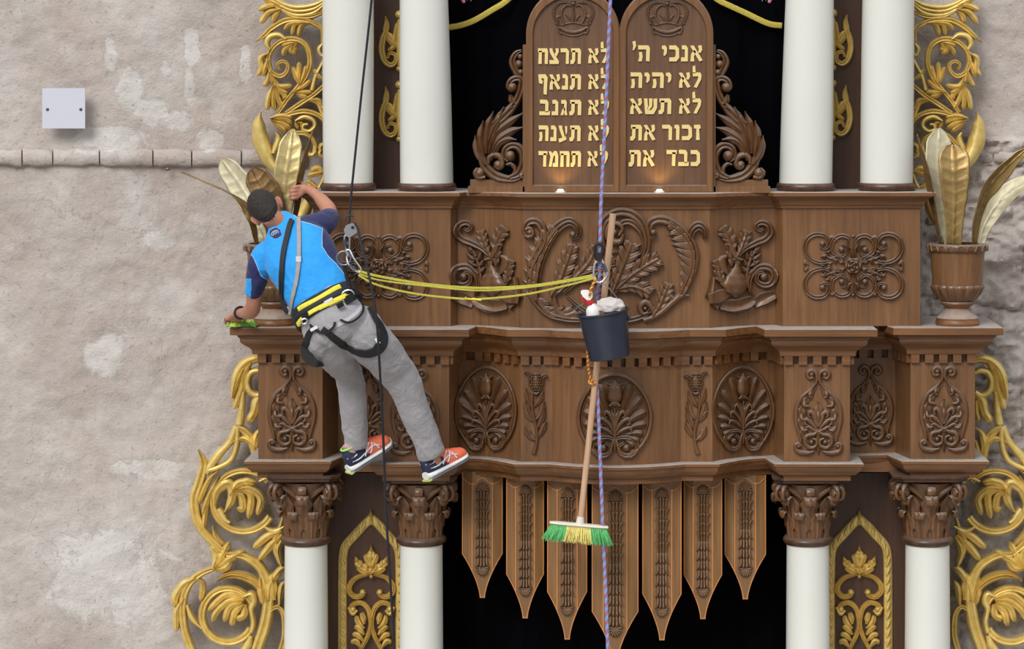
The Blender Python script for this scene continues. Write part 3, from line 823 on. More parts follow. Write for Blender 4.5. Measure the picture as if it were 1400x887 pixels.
# ================================================================== capitals and columns
def curl_leaf(mb, c, ang, r0, z0, h, w, out, curl):
    """acanthus leaf growing up the bell of a capital and curling outwards"""
    ca, sa = math.cos(ang), math.sin(ang); rd = Vector((ca, sa, 0)); tn = Vector((-sa, ca, 0)); rows = []
    path = [(r0, 0), (r0 + out * .1, h * .35), (r0 + out * .25, h * .7), (r0 + out * .62, h * .98), (r0 + out * .95, h * .95), (r0 + out, h * .78), (r0 + out * .78, h * .68)]
    cc = cr([(a, b, 0) for a, b in path], 22)
    for i, p in enumerate(cc):
        t = i / 21; ww = w * (.7 + .35 * math.sin(PI * min(1, t * 1.3))) * (1 - .25 * abs(math.sin(PI * 4 * t)) * (t < .8)) * (1 if t < .75 else 1 - (t - .75) * 1.8)
        row = []
        for j in range(9):
            q = -1 + j / 4; bulge = .22 * w * (1 - q * q) + .10 * w * math.cos(q * PI * 3)
            nrm = (rd * (1 - .5 * t) + Vector((0, 0, .5 * t)))
            row.append(c + rd * p.x + Vector((0, 0, z0 + p.y)) + tn * (ww * q) + nrm * bulge)
        rows.append(row)
    mb.quad_grid(rows)
    e = c + rd * (r0 + out * .86) + Vector((0, 0, z0 + h * .82)); mb.ball(e, out * .2 + w * .1, 10, 6)
def capital(parent, c, r, h):
    """c: bottom centre"""
    mb = MB(); prof = [(r * .96, 0), (r * .96, h * .2), (r * 1.0, h * .55), (r * 1.25, h * .8), (r * 1.5, h * .95), (r * 1.5, h * .96)]
    mb.lathe(c, prof, 32); mb.build('bell', M['wood_carved'], cap_root := parent)
    mb = MB()
    for i in range(8): curl_leaf(mb, c, PI / 8 + i * PI / 4, r * .98, 0, h * .46, r * .44, r * .5, 1)
    for i in range(8): curl_leaf(mb, c, i * PI / 4, r * 1.0, h * .16, h * .6, r * .5, r * .78, 1)
    mb.build('acanthus_leaves', M['wood_carved'], parent, smooth=60)
    for i in range(4):
        a = PI / 4 + i * PI / 2; mb = MB()
        for s_ in (-1, 1):
            rd = Vector((math.cos(a), math.sin(a), 0)); dv = Vector((math.cos(a - s_ * .55), math.sin(a - s_ * .55), 0))
            pv = c + rd * (r * 1.85) + Vector((0, 0, h * .80)); tn = Vector((-rd.y, rd.x, 0)) * s_
            ax = (rd + tn * -.25).normalized()
            pts = [c + dv * r * .95 + Vector((0, 0, h * .38)), c + dv * r * 1.05 + Vector((0, 0, h * .66))]
            for k in range(26):
                q = k / 25; rr = r * (.42 - .3 * q); th = PI * .75 - q * 2 * PI * 1.35
                pts.append(pv + tn * r * -.12 + ax * (rr * math.cos(th)) + Vector((0, 0, rr * math.sin(th))) - tn * (r * .04 * q))
            cc = cr(pts, 46)
            mb.tube(cc, [r * .09] * 6 + [r * .14] * 22 + [r * .11] * 18, 8, flat=None)
            mb.ball(pv - tn * r * .14, r * .17, 10, 6)
        mb.build('volute', M['wood_carved'], parent, smooth=60)
    for i in range(4):
        a = i * PI / 2; rd = Vector((math.cos(a), math.sin(a), 0)); tn = Vector((-rd.y, rd.x, 0)); mb = MB()
        q = c + rd * r * 1.6 + Vector((0, 0, h * .84))
        mb.tube([q - tn * r * .2, q - tn * r * .08, q + tn * r * .08, q + tn * r * .2], [r * .2, r * .25, r * .25, r * .2], 12)
        mb.tube([c + rd * r * 1.0 + Vector((0, 0, h * .5)), c + rd * r * 1.25 + Vector((0, 0, h * .68)), q + rd * r * .1], [r * .1, r * .13, r * .1], 8)
        mb.build('boss', M['wood_carved'], parent, smooth=60)
def lower_column(px, Y, label, rp=29, dark=True):
    c0 = P(px, 743, Y); base = Vector((c0.x, c0.y, 0)); t = thing('ark_column', label, 'column', base, 'white columns carrying the carved entablature')
    r = rp * S * (D + Y) / D; zt = c0.z
    mb = MB(); mb.lathe(base, [(0, .14), (r * 1.04, .14), (r * 1.08, 1.0), (r, zt), (0, zt)], 48); mb.build('shaft', M['column'], t)
    mb = MB(); mb.lathe(base, [(0, 0), (r * 1.4, 0), (r * 1.4, .06), (r * 1.2, .09), (r * 1.25, .14), (0, .14)], 40); mb.build('base', M['wood_black'], t)
    hc = .048; mb = MB()
    mb.lathe(Vector((c0.x, c0.y, zt)), [(0, 0), (r * 1.02, 0)] + [(r * 1.04 + .018 * math.sin(PI * k / 8), hc * k / 8) for k in range(9)] + [(0, hc)], 48)
    mb.build('collar', M['wood_black'], t)
    ztop = ZY(660, .0) if dark else ZY(657, .0)
    ca = Vector((c0.x, c0.y, zt + hc)); capital(t, ca, r * .93, ztop - .0 - ca.z - .01)
    # abacus: dark chamfered square slab
    mb = MB(); hw = r * 1.7; zz = ztop - .012
    for z_, q in ((0, .92), (.012, 1.0), (.03, 1.0), (.034, .96), (.05, .98)):
        pass
    rows = []
    for z_, q in ((0, .90), (.008, .97), (.022, .97), (.026, 1.03), (.04, 1.03), (.042, .9)):
        e = hw * q; ch = hw * .22
        rows.append([(c0.x + x, c0.y + y, zz + z_ * .9) for x, y in ((-e + ch, -e), (e - ch, -e), (e, -e + ch), (e, e - ch), (e - ch, e), (-e + ch, e), (-e, e - ch), (-e, -e + ch))])
    mb.quad_grid(rows, closed_u=True); mb.face(rows[0][::-1]); mb.face(rows[-1]); mb.build('abacus', M['wood_black'], t, smooth=0)
    return t
lower_column(418.5, .27, 'lower white column at far left, beside the tall gilded scrolls')
lower_column(576, .21, 'lower white column below the climber\'s right foot')
lower_column(1104.5, .21, 'lower white column just right of the hanging boards')
lower_column(1268, .27, 'lower white column at far right, beside the tall gilded scrolls', 30)

def upper_column(px, Y, label, wb=36, wt=33, lean=0):
    c0 = P(px, 258, Y); k = S * (D + Y) / D; z0 = ZA
    t = thing('ark_column', label, 'column', (c0.x, c0.y, z0), 'white columns standing on the attic cornice'); c = Vector((c0.x, c0.y, z0))
    mb = MB(); hr = .044
    mb.lathe(c, [(0, 0), (wb * k, 0)] + [(wb * k + .004 + .014 * math.sin(PI * (i + .5) / 9), hr * i / 8) for i in range(9)] + [(wb * k, hr), (0, hr)], 48); mb.build('base_ring', M['wood_black'], t)
    mb = MB(); rows = []
    H = ZY(-70, Y) - z0 - hr
    for i in range(13):
        q = i / 12; rr = k * (wb + (wt - wb) * q ** 1.0 + .8 * math.sin(PI * q))
        cx = c0.x + lean * k * q
        rows.append([(cx + rr * math.cos(2 * PI * j / 56), c0.y + rr * math.sin(2 * PI * j / 56), z0 + hr + H * q) for j in range(56)])
    mb.quad_grid(rows, closed_u=True); mb.build('shaft', M['column'], t)
upper_column(476, .25, 'upper white column at far left with the climber\'s black rope crossing it', 34, 34.5)
upper_column(583.5, .22, 'upper white column left of the black curtain and tablets', 36.3, 31.5, -5)
upper_column(1101.5, .22, 'upper white column right of the black curtain and tablets', 36.3, 31.5, 7)
upper_column(1212, .25, 'upper white column at far right, beside the gold scrollwork', 36, 34.5, 3)

# ================================================================== hanging boards
def board(px, hw, ytip, yside, Y, label, k_bell):
    k = S * (D + Y) / D; ytop = {28: 645, 26: 650, 27.5: 654, 32: 657, 27: 654, 26.5: 650, 28.5: 645}[hw]
    c = P(px, ytip, Y); t = thing('hanging_board', label, 'board', (c.x, Y, c.z), 'pointed walnut boards hanging under the entablature')
    f = hw * .5     # half width of the centre facet
    bev = .022      # how far the side facets turn back
    yend = yside + (ytip - yside) * .42
    R = Relief(Y); mb = MB()
    def edge(y):    # half width at height y
        if y < yside: return hw
        q = (y - yside) / (ytip - yside); return 3.6 + (hw - 3.6) * (1 - q) ** 1.55
    rows = []; ys = [ytop, ytop + 40, yside - 30, yside] + [yside + (ytip - yside) * i / 14 for i in range(1, 15)]
    for y in ys:
        e = edge(y); row = []
        for q in (-1, -.5, .5, 1):
            xx = q * hw; 
            if abs(xx) > e: xx = math.copysign(e, xx)
            dep = max(0, abs(xx) - f) / (hw - f) * bev
            row.append(P(px + xx, y, Y) + Vector((0, dep, 0)))
        rows.append([row[0] + Vector((0, .03, 0))] + row + [row[-1] + Vector((0, .03, 0))])
    rows.append([p + Vector((0, .03, 0)) if i not in (0, 5) else p for i, p in enumerate(rows[-1])])
    mb.quad_grid(rows); mb.build('panel', M['wood_board'], t, smooth=0)
    # orange edge lines
    Rl = Relief(lambda x, y: Y + max(0, abs(x - px) - f) / (hw - f) * bev)
    lw = .85
    for g in (-1, 1):
        Rl.stroke([(px + g * (edge(y) - .8), y) for y in ys[1:]], lw, .004, n=50, m=4) if False else None
        pts = [(px + g * (edge(y) - .9), y) for y in [ytop] + [yside - 40 * q for q in (1, .5, 0)] + [yside + (ytip - yside) * i / 12 for i in range(1, 13)]]
        rows = [[Rl.pt(x + dx, y, h) for dx, h in ((-lw, 0), (-lw * .5, .005), (lw * .5, .005), (lw, 0))] for x, y in pts]; Rl.quad_grid(rows)
        pts = [(px + g * f, ytop + 14), (px + g * f, yside)]
        yy = yside
        while edge(yy) > f + 1: yy += 1
        pts = [(px + g * f, ytop + 14), (px + g * f, yy)]
        Rl.quad_grid([[Rl.pt(x + dx, y, h) for dx, h in ((-lw, 0), (-lw * .5, .005), (lw * .5, .005), (lw, 0))] for x, y in pts])
    n = 60; rows = []
    for i in range(n + 1):   # scalloped line across the top
        x = -hw + 2 * hw * i / n; a = abs(x) / hw
        y = ytop + (9 if a < .5 else 9) + (4.5 * -math.cos(PI * (.5 - a) * 2) if a < .5 else 4.5 - (a - .5) * 2 * 12 * (1.9 - (1 - a) * 1.8))
        y = ytop + 1.5 + (11 + 4 * -math.cos(2 * PI * a) * 1.0 if a < .5 else 15 - 10 * ((a - .5) * 2) ** 1.8)
        rows.append([Rl.pt(px + x, y - lw, 0), Rl.pt(px + x, y - lw * .5, .005), Rl.pt(px + x, y + lw * .5, .005), Rl.pt(px + x, y + lw, 0)])
    Rl.quad_grid(rows); Rl.quad_grid([[Rl.pt(px - 3.4, ytip - .6 + d, h) for d, h in ((-lw, 0), (0, .005), (lw, 0))], [Rl.pt(px + 3.4, ytip - .6 + d, h) for d, h in ((-lw, 0), (0, .005), (lw, 0))]])
    Rl.build('edge_lines', M['wood_line'], t)
    # carved chain of bell flowers between two small shells
    R = Relief(Y); sw = hw * .335; ya = ytop + 14; yb = yside + (ytip - yside) * .5
    for g, y0 in ((-1, ya + sw), (1, yb - sw)):
        R.stroke([(px, y0 + g * -2), (px, y0 + g * sw * .5)], [sw * .5, sw * .6], [.01, .014], n=8, m=6, rnd=True)
        for i in range(9):
            a = PI * (i - .4) / 7.2; dx, dy = math.cos(a), g * math.sin(a)
            R.stroke([(px, y0 - g * 3), (px + dx * sw * .6, y0 + dy * sw * .7), (px + dx * sw * .97, y0 + dy * sw * 1.08)], [.6, 1.5, 1.9], [.006, .018, .026], n=12, m=6, rnd=True)
    ym = (ya + yb) / 2; y = ya + sw * 1.25; ph = (yb - ya - 2.5 * sw) / k_bell
    for i in range(k_bell):
        yc = y + ph * i; g = -1 if yc + ph / 2 < ym else 1
        y0, y1 = (yc, yc + ph) if g > 0 else (yc + ph, yc)
        d = y1 - y0
        for s_ in (-1, 1):
            R.stroke([(px + s_ * sw * .62, y0 - d * .2), (px + s_ * sw * .62, y0 + d * .4), (px + s_ * sw * .68, y0 + d * .75), (px + s_ * sw * 1.06, y0 + d * .98)], [sw * .18, sw * .22, sw * .2, sw * .08], [.004, .014, .026, .022], n=12, m=6)
            R.stroke([(px + s_ * sw * .22, y0 - d * .2), (px + s_ * sw * .22, y0 + d * .5), (px + s_ * sw * .26, y0 + d * 1.0)], [sw * .17, sw * .21, sw * .24], [.004, .016, .030], n=12, m=6, rnd=True)
    R.build('carved_strip', M['wood_inlay'], t, smooth=60)
B = [(659.5, 28, 817, 757, .22, 'hanging pointed walnut board nearest the left end, next to the climber\'s orange shoe', 8), (718, 26, 845, 785, .14, 'second hanging pointed walnut board from the left', 10),
     (775.5, 27.5, 874, 809, .06, 'hanging pointed walnut board directly behind the broom head', 10), (841, 32, 905, 836, .03, 'longest and widest pointed walnut board, in the middle behind the striped rope', 12),
     (905, 27, 875, 812, .06, 'hanging pointed walnut board just right of the longest one', 10), (961, 26.5, 846, 786, .14, 'second hanging pointed walnut board from the right', 10),
     (1019, 28.5, 819, 758, .22, 'hanging pointed walnut board nearest the right end, beside a white column', 8)]
for b in B: board(*b)
# ================================================================== gilded scrollwork
class Gold(Relief):
    """openwork: every stroke has a thick body standing off the wall"""
    def __init__(s, Y, tr): super().__init__(Y, skirt=.035); s.tf = tr
    def st(s, p, w, h=.04, kind='round', **k):
        if kind == 'leaf' and len(w) <= 5 and w[-1] <= 6 and 'lobes' not in k:
            w = list(w); w[-1] = max(w[:-1]) * .8; k.setdefault('n', 26); k['rnd'] = True
        s.stroke(p, w, h, kind, **k)
    def fr(s, b, tips, w=4, h=.045, **k): ferns(s, b, tips, w, h, **k)
# ---- tall lower panel, traced on the left
def lower_scroll(name_label, dx, mirror=False):
    k = 1 / 2.127; 
    G = Gold(.60, lambda x, y: (220 + x * k, 470 + y * k)); q = 1.0
    st = G.st
    st([(300, 48), (275, 44), (245, 56), (222, 85), (212, 120), (206, 158)], [10, 13, 14, 12, 9, 2], .05, 'leaf', n=36)
    st([(262, 55), (240, 90), (236, 130), (212, 190)], [6, 12, 14, 2], .045, 'leaf')
    st([(240, 70), (222, 110), (205, 160)], [5, 9, 1], .05, 'leaf')
    st([(300, 85), (285, 78), (262, 84), (251, 110), (258, 138), (280, 150), (298, 140)], [8, 10, 11, 11, 11, 10, 8], .045, n=34)
    st([(298, 145), (280, 165), (270, 200), (252, 230)], [12, 16, 13, 2], .05, 'leaf')
    st([(298, 165), (296, 200), (288, 225)], [8, 10, 2], .045, 'leaf')
    st([(238, 140), (234, 185), (228, 235)], [8, 9, 12], .035)
    st([(218, 240), (200, 285), (165, 325), (128, 375)], [9, 11, 13, 12], .04)
    st([(222, 240), (220, 290), (205, 335), (170, 358), (130, 370)], [8, 9, 9, 9, 8], .04)
    st([(222, 240), (250, 262), (268, 300), (278, 370)], [10, 14, 10, 8], .045, 'leaf')
    st([(200, 290), (240, 276), (270, 300), (280, 330)], [4, 9, 9, 4], .04, 'leaf')
    st([(298, 245), (280, 262), (272, 300), (280, 340)], [4, 11, 10, 6], .045, 'leaf'); st([(300, 280), (292, 310), (284, 340)], [6, 8, 3], .04, 'leaf')
    # outer long leaf
    st([(108, 308), (124, 350), (112, 400), (97, 450), (104, 510), (130, 555), (160, 585), (190, 612)], [2, 13, 14, 15, 15, 14, 12, 10], .05, 'groove', n=60)
    st([(165, 370), (140, 395), (118, 440), (108, 470)], [2, 9, 10, 5], .055, 'leaf'); st([(168, 385), (150, 420), (132, 460), (120, 500)], [2, 8, 9, 4], .05, 'leaf')
    st([(150, 418), (136, 450), (128, 500), (124, 540)], [3, 9, 9, 4], .05, 'leaf')
    # upper ring
    ring = [(240 + 90 * math.cos(a), 458 + 88 * math.sin(a)) for a in [math.radians(d) for d in range(-40, -331, -12)]]
    st(ring, [8, 9, 10, 11, 12], .04, 'groove', n=90)
    st([(155, 470), (160, 430), (190, 405), (206, 420), (205, 455), (185, 490)], [5, 14, 17, 15, 13, 3], .05, 'leaf')
    st([(165, 480), (185, 510), (200, 520)], [10, 12, 6], .04)
    for p in ([(200, 440), (225, 405), (278, 402)], [(210, 430), (240, 425), (262, 445), (254, 508)], [(215, 425), (255, 420), (290, 450), (280, 498)], [(205, 435), (232, 440), (238, 478), (220, 478)], [(212, 425), (245, 400), (275, 408)]):
        st(p, [5, 11, 12, 3], .05, 'leaf', n=26)
    st([(355, 505), (345, 540), (330, 580), (352, 650)], [5, 9, 10, 3], .045, 'leaf')
    st([(360, 530), (330, 545), (300, 532)], [5, 10, 5], .045); st([(350, 545), (310, 560), (268, 595)], [6, 13, 3], .05, 'leaf'); st([(352, 555), (320, 585), (285, 630)], [6, 13, 3], .05, 'leaf')
    st([(358, 560), (340, 600), (350, 645)], [6, 11, 3], .05, 'leaf')
    st([(150, 530), (160, 560), (185, 585)], [3, 8, 5], .04, 'leaf')
    # tri-leaf between the rings
    for p in ([(150, 660), (175, 620), (198, 578)], [(155, 655), (200, 625), (243, 602)], [(152, 650), (160, 610), (142, 588)], [(150, 655), (185, 652), (205, 628)]): st(p, [5, 13, 3], .05, 'leaf')
    st([(190, 612), (240, 618), (288, 650), (308, 700), (312, 750), (304, 810), (285, 870), (270, 910)], [10, 12, 14, 16, 17, 18, 18, 18], .045, 'groove', n=60)
    # left stem with buds
    st([(186, 660), (150, 655), (105, 676), (75, 710), (62, 760), (66, 820), (80, 870), (98, 910)], [3, 8, 11, 12, 12, 12, 13, 13], .045, 'groove', n=50)
    st([(100, 682), (64, 700), (42, 735), (40, 768)], [5, 12, 13, 2], .05, 'leaf'); st([(66, 740), (46, 775), (44, 800), (44, 838)], [4, 10, 11, 2], .05, 'leaf')
    st([(98, 680), (120, 700), (116, 748)], [4, 10, 2], .05, 'leaf'); st([(75, 760), (90, 800), (118, 828)], [6, 9, 3], .04)
    # lower ring
    ring = [(195 + 76 * math.cos(a), 790 + 78 * math.sin(a)) for a in [math.radians(d) for d in range(-28, -332, -12)]]
    st(ring, [9, 10, 11, 12, 12], .04, 'groove', n=90)
    st([(162, 690), (200, 672), (250, 680), (290, 710), (304, 750)], [3, 11, 13, 12, 8], .055, 'flute', n=40)
    st([(240, 735), (262, 728), (270, 750), (262, 770), (268, 810), (262, 840)], [4, 11, 11, 7, 8, 8], .05)
    for p in ([(240, 745), (200, 748), (165, 775), (148, 808)], [(236, 752), (200, 765), (184, 808)], [(240, 758), (215, 780), (205, 820)], [(245, 740), (190, 730), (136, 776)], [(246, 760), (240, 790), (218, 800)]):
        st(p, [6, 12, 11, 2], .05, 'leaf', n=26)
    st([(262, 850), (250, 880), (230, 900)], [8, 14, 10], .045)
    st([(288, 680), (292, 720), (300, 760)], [3, 13, 6], .05, 'leaf')
    # right-hand column of leaves
    st([(312, 745), (318, 700), (345, 660), (362, 650)], [8, 13, 12, 6], .05, 'leaf'); st([(330, 745), (325, 700), (322, 668)], [6, 15, 2], .055, 'leaf'); st([(345, 760), (350, 710), (362, 690)], [6, 11, 6], .05, 'leaf')
    st([(318, 775), (340, 765), (358, 790), (360, 850), (345, 905)], [6, 9, 10, 10, 10], .045, 'groove')
    st([(285, 400), (320, 388), (345, 420), (350, 470)], [4, 9, 9, 5], .04)
    o = G.build('gilded_scrollwork', M['gold'], smooth=60); recentre(o)
    if mirror: o.data.transform(Matrix.Scale(-1, 4, Vector((1, 0, 0)))); o.data.flip_normals(); o.location.x = -o.location.x + dx
    return tag(o, name_label, 'scrollwork')
lower_scroll('tall gilded openwork scroll panel on the wall, lower left of the ark', 0)
lower_scroll('tall gilded openwork scroll panel on the wall, lower right behind the far column', .033, True)

def upper_scroll(label, dx, mirror=False):
    k = 1 / 2.957
    G = Gold(.60, lambda x, y: (1200 + x * k, y * k)); st = G.st
    for o_ in (0, 16, 32): st([(135, -6 + o_ * .5), (190, 20 + o_), (265, 28 + o_), (330, 5 + o_ * .8), (400, -50 + o_)], [6, 9, 10, 9, 8], .045, 'round', n=50)
    st([(140, 45), (200, 66), (270, 62), (320, 38)], [7, 11, 11, 8], .05, 'groove', n=40)
    for p in ([(315, 30), (360, 20), (412, 42)], [(320, 36), (370, 50), (405, 96)], [(318, 40), (345, 65), (352, 92)], [(325, 20), (370, 0), (400, -20)]): st(p, [6, 14, 3], .055, 'leaf')
    st([(148, 175), (152, 120), (190, 92), (240, 78), (300, 82), (355, 112), (390, 145), (422, 168)], [10, 11, 12, 13, 14, 13, 11, 2], .045, 'groove', n=70)
    for p in ([(195, 95), (235, 100), (250, 145)], [(200, 92), (260, 95), (275, 142)], [(205, 92), (280, 95), (308, 120)]): st(p, [4, 12, 4], .05, 'leaf')
    st([(150, 175), (165, 200), (155, 225), (146, 215)], [6, 10, 9, 5], .04)
    # main curl
    st([(330, 455), (292, 400), (250, 350), (215, 300), (202, 240), (218, 185), (262, 158), (318, 165), (358, 200), (372, 245), (358, 290), (325, 308), (298, 292), (292, 262), (312, 248), (332, 260), (325, 280)],
       [9, 10, 10, 10, 10, 11, 12, 12, 12, 12, 11, 11, 10, 10, 9, 8, 6], .045, 'groove', n=150)
    st([(300, 158), (330, 140), (365, 148), (378, 175), (365, 200)], [6, 12, 14, 13, 6], .055)
    for p in ([(262, 172), (285, 175), (318, 185)], [(262, 172), (280, 200), (258, 218)], [(262, 172), (300, 195), (312, 225)], [(255, 172), (265, 195), (252, 200)]): st(p, [4, 12, 4], .05, 'leaf')
    for p in ([(372, 215), (400, 235), (400, 280), (416, 308)], [(372, 240), (385, 280), (395, 308)], [(366, 290), (372, 320), (390, 350)], [(362, 280), (360, 310), (352, 335)]): st(p, [5, 13, 12, 2], .055, 'leaf')
    for p in ([(350, 310), (335, 345), (310, 350), (275, 345)], [(345, 340), (310, 370), (292, 372)], [(345, 345), (330, 400), (308, 440)], [(348, 345), (350, 400), (346, 445)], [(352, 345), (370, 400), (376, 445)], [(340, 350), (305, 385), (312, 400)]): st(p, [5, 13, 12, 2], .05, 'leaf')
    for p in ([(245, 345), (225, 300), (218, 265)], [(245, 345), (248, 300), (245, 250)], [(245, 345), (262, 300), (272, 270)]): st(p, [4, 11, 3], .05, 'leaf')
    for p in ([(272, 372), (230, 372), (192, 372)], [(265, 370), (225, 345), (200, 322)], [(262, 375), (240, 385), (210, 392)]): st(p, [4, 12, 3], .05, 'leaf')
    # diagonals
    st([(135, 338), (180, 378), (240, 418), (300, 458)], [10, 11, 11, 9], .045, 'groove', n=40)
    st([(135, 500), (170, 466), (225, 450), (290, 462), (340, 478)], [9, 11, 12, 11, 8], .045, 'groove', n=40)
    for p in ([(145, 480), (165, 420), (205, 400)], [(145, 440), (170, 405), (215, 405)], [(138, 470), (150, 440), (165, 430)]): st(p, [7, 12, 3], .045, 'leaf')
    st([(140, 235), (165, 280), (180, 310), (195, 365)], [9, 9, 9, 9], .04)
    st([(140, 325), (165, 310), (188, 280)], [4, 12, 3], .05, 'leaf')
    # fronds left of the boat leaf
    for p in ([(365, 478), (320, 468), (272, 475)], [(360, 485), (310, 500), (280, 520)], [(355, 488), (320, 515), (298, 530)], [(350, 480), (300, 480), (275, 500)]): st(p, [5, 14, 4], .055, 'leaf')
    st([(262, 488), (225, 472), (190, 485), (182, 510), (205, 530), (230, 522), (228, 505), (212, 502)], [5, 10, 11, 10, 10, 9, 8, 6], .05, n=60)
    for p in ([(258, 492), (235, 500), (240, 515)], [(262, 490), (255, 505), (250, 520)]): st(p, [4, 9, 3], .045, 'leaf')
    # boat-shaped leaf
    st([(402, 452), (410, 500), (404, 560), (385, 615), (355, 665), (300, 720), (265, 760)], [2, 26, 34, 30, 22, 14, 6], .06, 'round', n=50)
    st([(340, 535), (330, 555), (338, 590), (350, 620)], [6, 12, 14, 10], .05)
    st([(178, 600), (192, 560), (230, 538), (275, 545), (310, 575), (330, 610)], [8, 10, 11, 11, 10, 8], .045, 'groove', n=44)
    st([(182, 590), (185, 620), (205, 625), (215, 600)], [8, 10, 9, 6], .045)
    for p in ([(135, 580), (155, 590), (160, 612)], [(140, 640), (160, 620), (150, 600)], [(138, 690), (175, 700), (215, 712)], [(138, 700), (170, 680), (200, 690)], [(165, 760), (190, 750), (215, 728)], [(170, 765), (195, 762), (210, 745)]): st(p, [5, 13, 4], .05, 'leaf')
    st([(205, 790), (215, 830), (240, 880), (280, 930)], [16, 26, 28, 16], .055)
    st([(140, 690), (155, 740), (190, 800), (215, 860)], [8, 9, 10, 10], .04)
    o = G.build('gilded_scrollwork', M['gold'], smooth=60); recentre(o)
    if mirror: o.data.transform(Matrix.Scale(-1, 4, Vector((1, 0, 0)))); o.data.flip_normals(); o.location.x = -o.location.x + dx
    return tag(o, label, 'scrollwork')
upper_scroll('gilded openwork scroll panel beside the upper columns at right', 0)
upper_scroll('gilded openwork scroll panel beside the upper columns at left', .025, True)

# ---- lyre ornaments half hidden behind the inner upper columns
def lyre(cx, cy, label, group=None):
    G = Gold(.49, lambda x, y: (cx + x, cy + y)); G.skirt = .009; st = G.st
    for g in (-1, 1):
        st([(g * 3, -48), (g * 6, -30), (g * 9, -18), (g * 18, -32), (g * 19, -52)][::-1], [1, 4, 4, 3, 2], .03, 'leaf')
        st([(g * 19, -56), (g * 17, -40), (g * 22, -25), (g * 24, -10), (g * 20, 5), (g * 12, 11), (g * 5, 6), (g * 6, -3), (g * 13, -5), (g * 16, 2)], [1, 3.5, 4, 4.5, 4.5, 4.5, 4, 3.5, 3, 2], .035, 'groove', n=60)
        st([(g * 20, -35), (g * 12, -28), (g * 7, -16), (g * 16, -8)], [3, 4, 4, 2], .03, 'leaf')
    G.dome(0, -58, 6, .035); G.dome(0, 16, 5, .035)
    st([(0, -52), (0, -20), (0, 12)], [3, 5, 3], .03)
    return tag(recentre(G.build('gilded_ornament', M['gold_dark'], smooth=60)), label, 'ornament')
lyre(546, 78, 'gilt flame-shaped ornament between the left upper columns, higher of two'); lyre(546, 174, 'gilt flame-shaped ornament between the left upper columns, lower of two')
lyre(1139, 76, 'gilt flame-shaped ornament between the right upper columns, higher of two'); lyre(1138, 172, 'gilt flame-shaped ornament between the right upper columns, lower of two')

# ---- pointed-arch ornaments between the lower columns
def arch_ornament(cx, label, cy=0):
    k = 1 / 3.45
    G = Gold(.49, lambda x, y: (cx + (x - 578) * k, 630 + cy + y * k)); G.skirt = .009; st = G.st
    t = None
    c = G.pt(578, 900, 0); t = thing('gilded_arch_panel', label, 'ornament', (c.x, .49, c.z))
    for g in (-1, 1):
        X = lambda x: 578 + g * (x - 578)
        st([(578, 272), (X(545), 300), (X(500), 350), (X(460), 395), (X(446), 440), (X(443), 520), (X(442), 700), (X(442), 960)], [22, 22, 21, 21, 21, 21, 21, 21], .016, 'round', n=70, m=10)
    for g in (-1, 1):
        X = lambda x: 578 + g * (x - 578)
        cc = cr([(X(557), 290, 0), (X(500), 350, 0), (X(460), 395, 0), (X(446), 440, 0), (X(443), 520, 0), (X(442), 960, 0)], 18)
        for i in range(17):
            a, b = cc[i], cc[i + 1]; d = (b - a); nn = Vector((-d.y, d.x, 0)).normalized() * 9 * g
            st([tuple((a + nn)[:2]), tuple(((a + b) / 2)[:2]), tuple((b - nn)[:2])], [4, 12, 4], .03, 'round', n=8, m=6)
    st([(578, 228), (578, 260), (578, 300)], [2, 14, 24], .028, 'ridge', n=14)
    G.build('arch_frame', M['gold_dark'], t, smooth=60)
    G = Gold(.49, G.tf); G.skirt = .009; st = G.st
    # vine leaf
    st([(578, 555), (578, 500), (578, 440), (578, 395)], [6, 20, 24, 2], .035, 'leaf', lobes=4, depth=.4)
    for g in (-1, 1):
        X = lambda x: 578 + g * (x - 578)
        st([(X(572), 520), (X(540), 500), (X(515), 480), (X(503), 450)], [8, 22, 20, 3], .035, 'leaf', lobes=3, depth=.4)
        st([(X(575), 525), (X(545), 520), (X(510), 500)], [8, 18, 5], .032, 'leaf'); st([(X(576), 500), (X(560), 465), (X(548), 440)], [8, 16, 3], .034, 'leaf')
        st([(X(585), 530), (X(550), 538), (X(510), 550), (X(480), 580), (X(476), 615), (X(500), 640), (X(530), 636), (X(545), 615)], [6, 9, 11, 13, 14, 14, 13, 12], .035, 'flute', n=50)
        G.dome(X(538), 620, 15, .04)
        st([(X(480), 700), (X(490), 680), (X(525), 668), (X(558), 690), (X(572), 730), (X(575), 780), (X(560), 830), (X(530), 890), (X(510), 950)], [12, 13, 13, 12, 11, 12, 11, 10, 10], .035, 'flute', n=56)
        G.dome(X(490), 700, 17, .04); st([(X(470), 690), (X(490), 722), (X(512), 705)], [7, 10, 6], .035)
        for a in (((545, 790), (515, 760), (508, 728)), ((545, 820), (520, 790), (498, 780)), ((540, 850), (512, 820), (488, 822)), ((528, 880), (505, 850), (482, 860)), ((545, 770), (540, 740), (532, 715))):
            st([(X(p[0]), p[1]) for p in a], [6, 15, 4], .04, 'leaf')
    G.dome(578, 545, 10, .045)
    G.build('vine_scrolls', M['gold_dark'], t, smooth=60)
arch_ornament(507.5, 'gilt pointed-arch ornament with vine leaf, between the two lower left columns')
arch_ornament(1175, 'gilt pointed-arch ornament with vine leaf, between the two lower right columns')

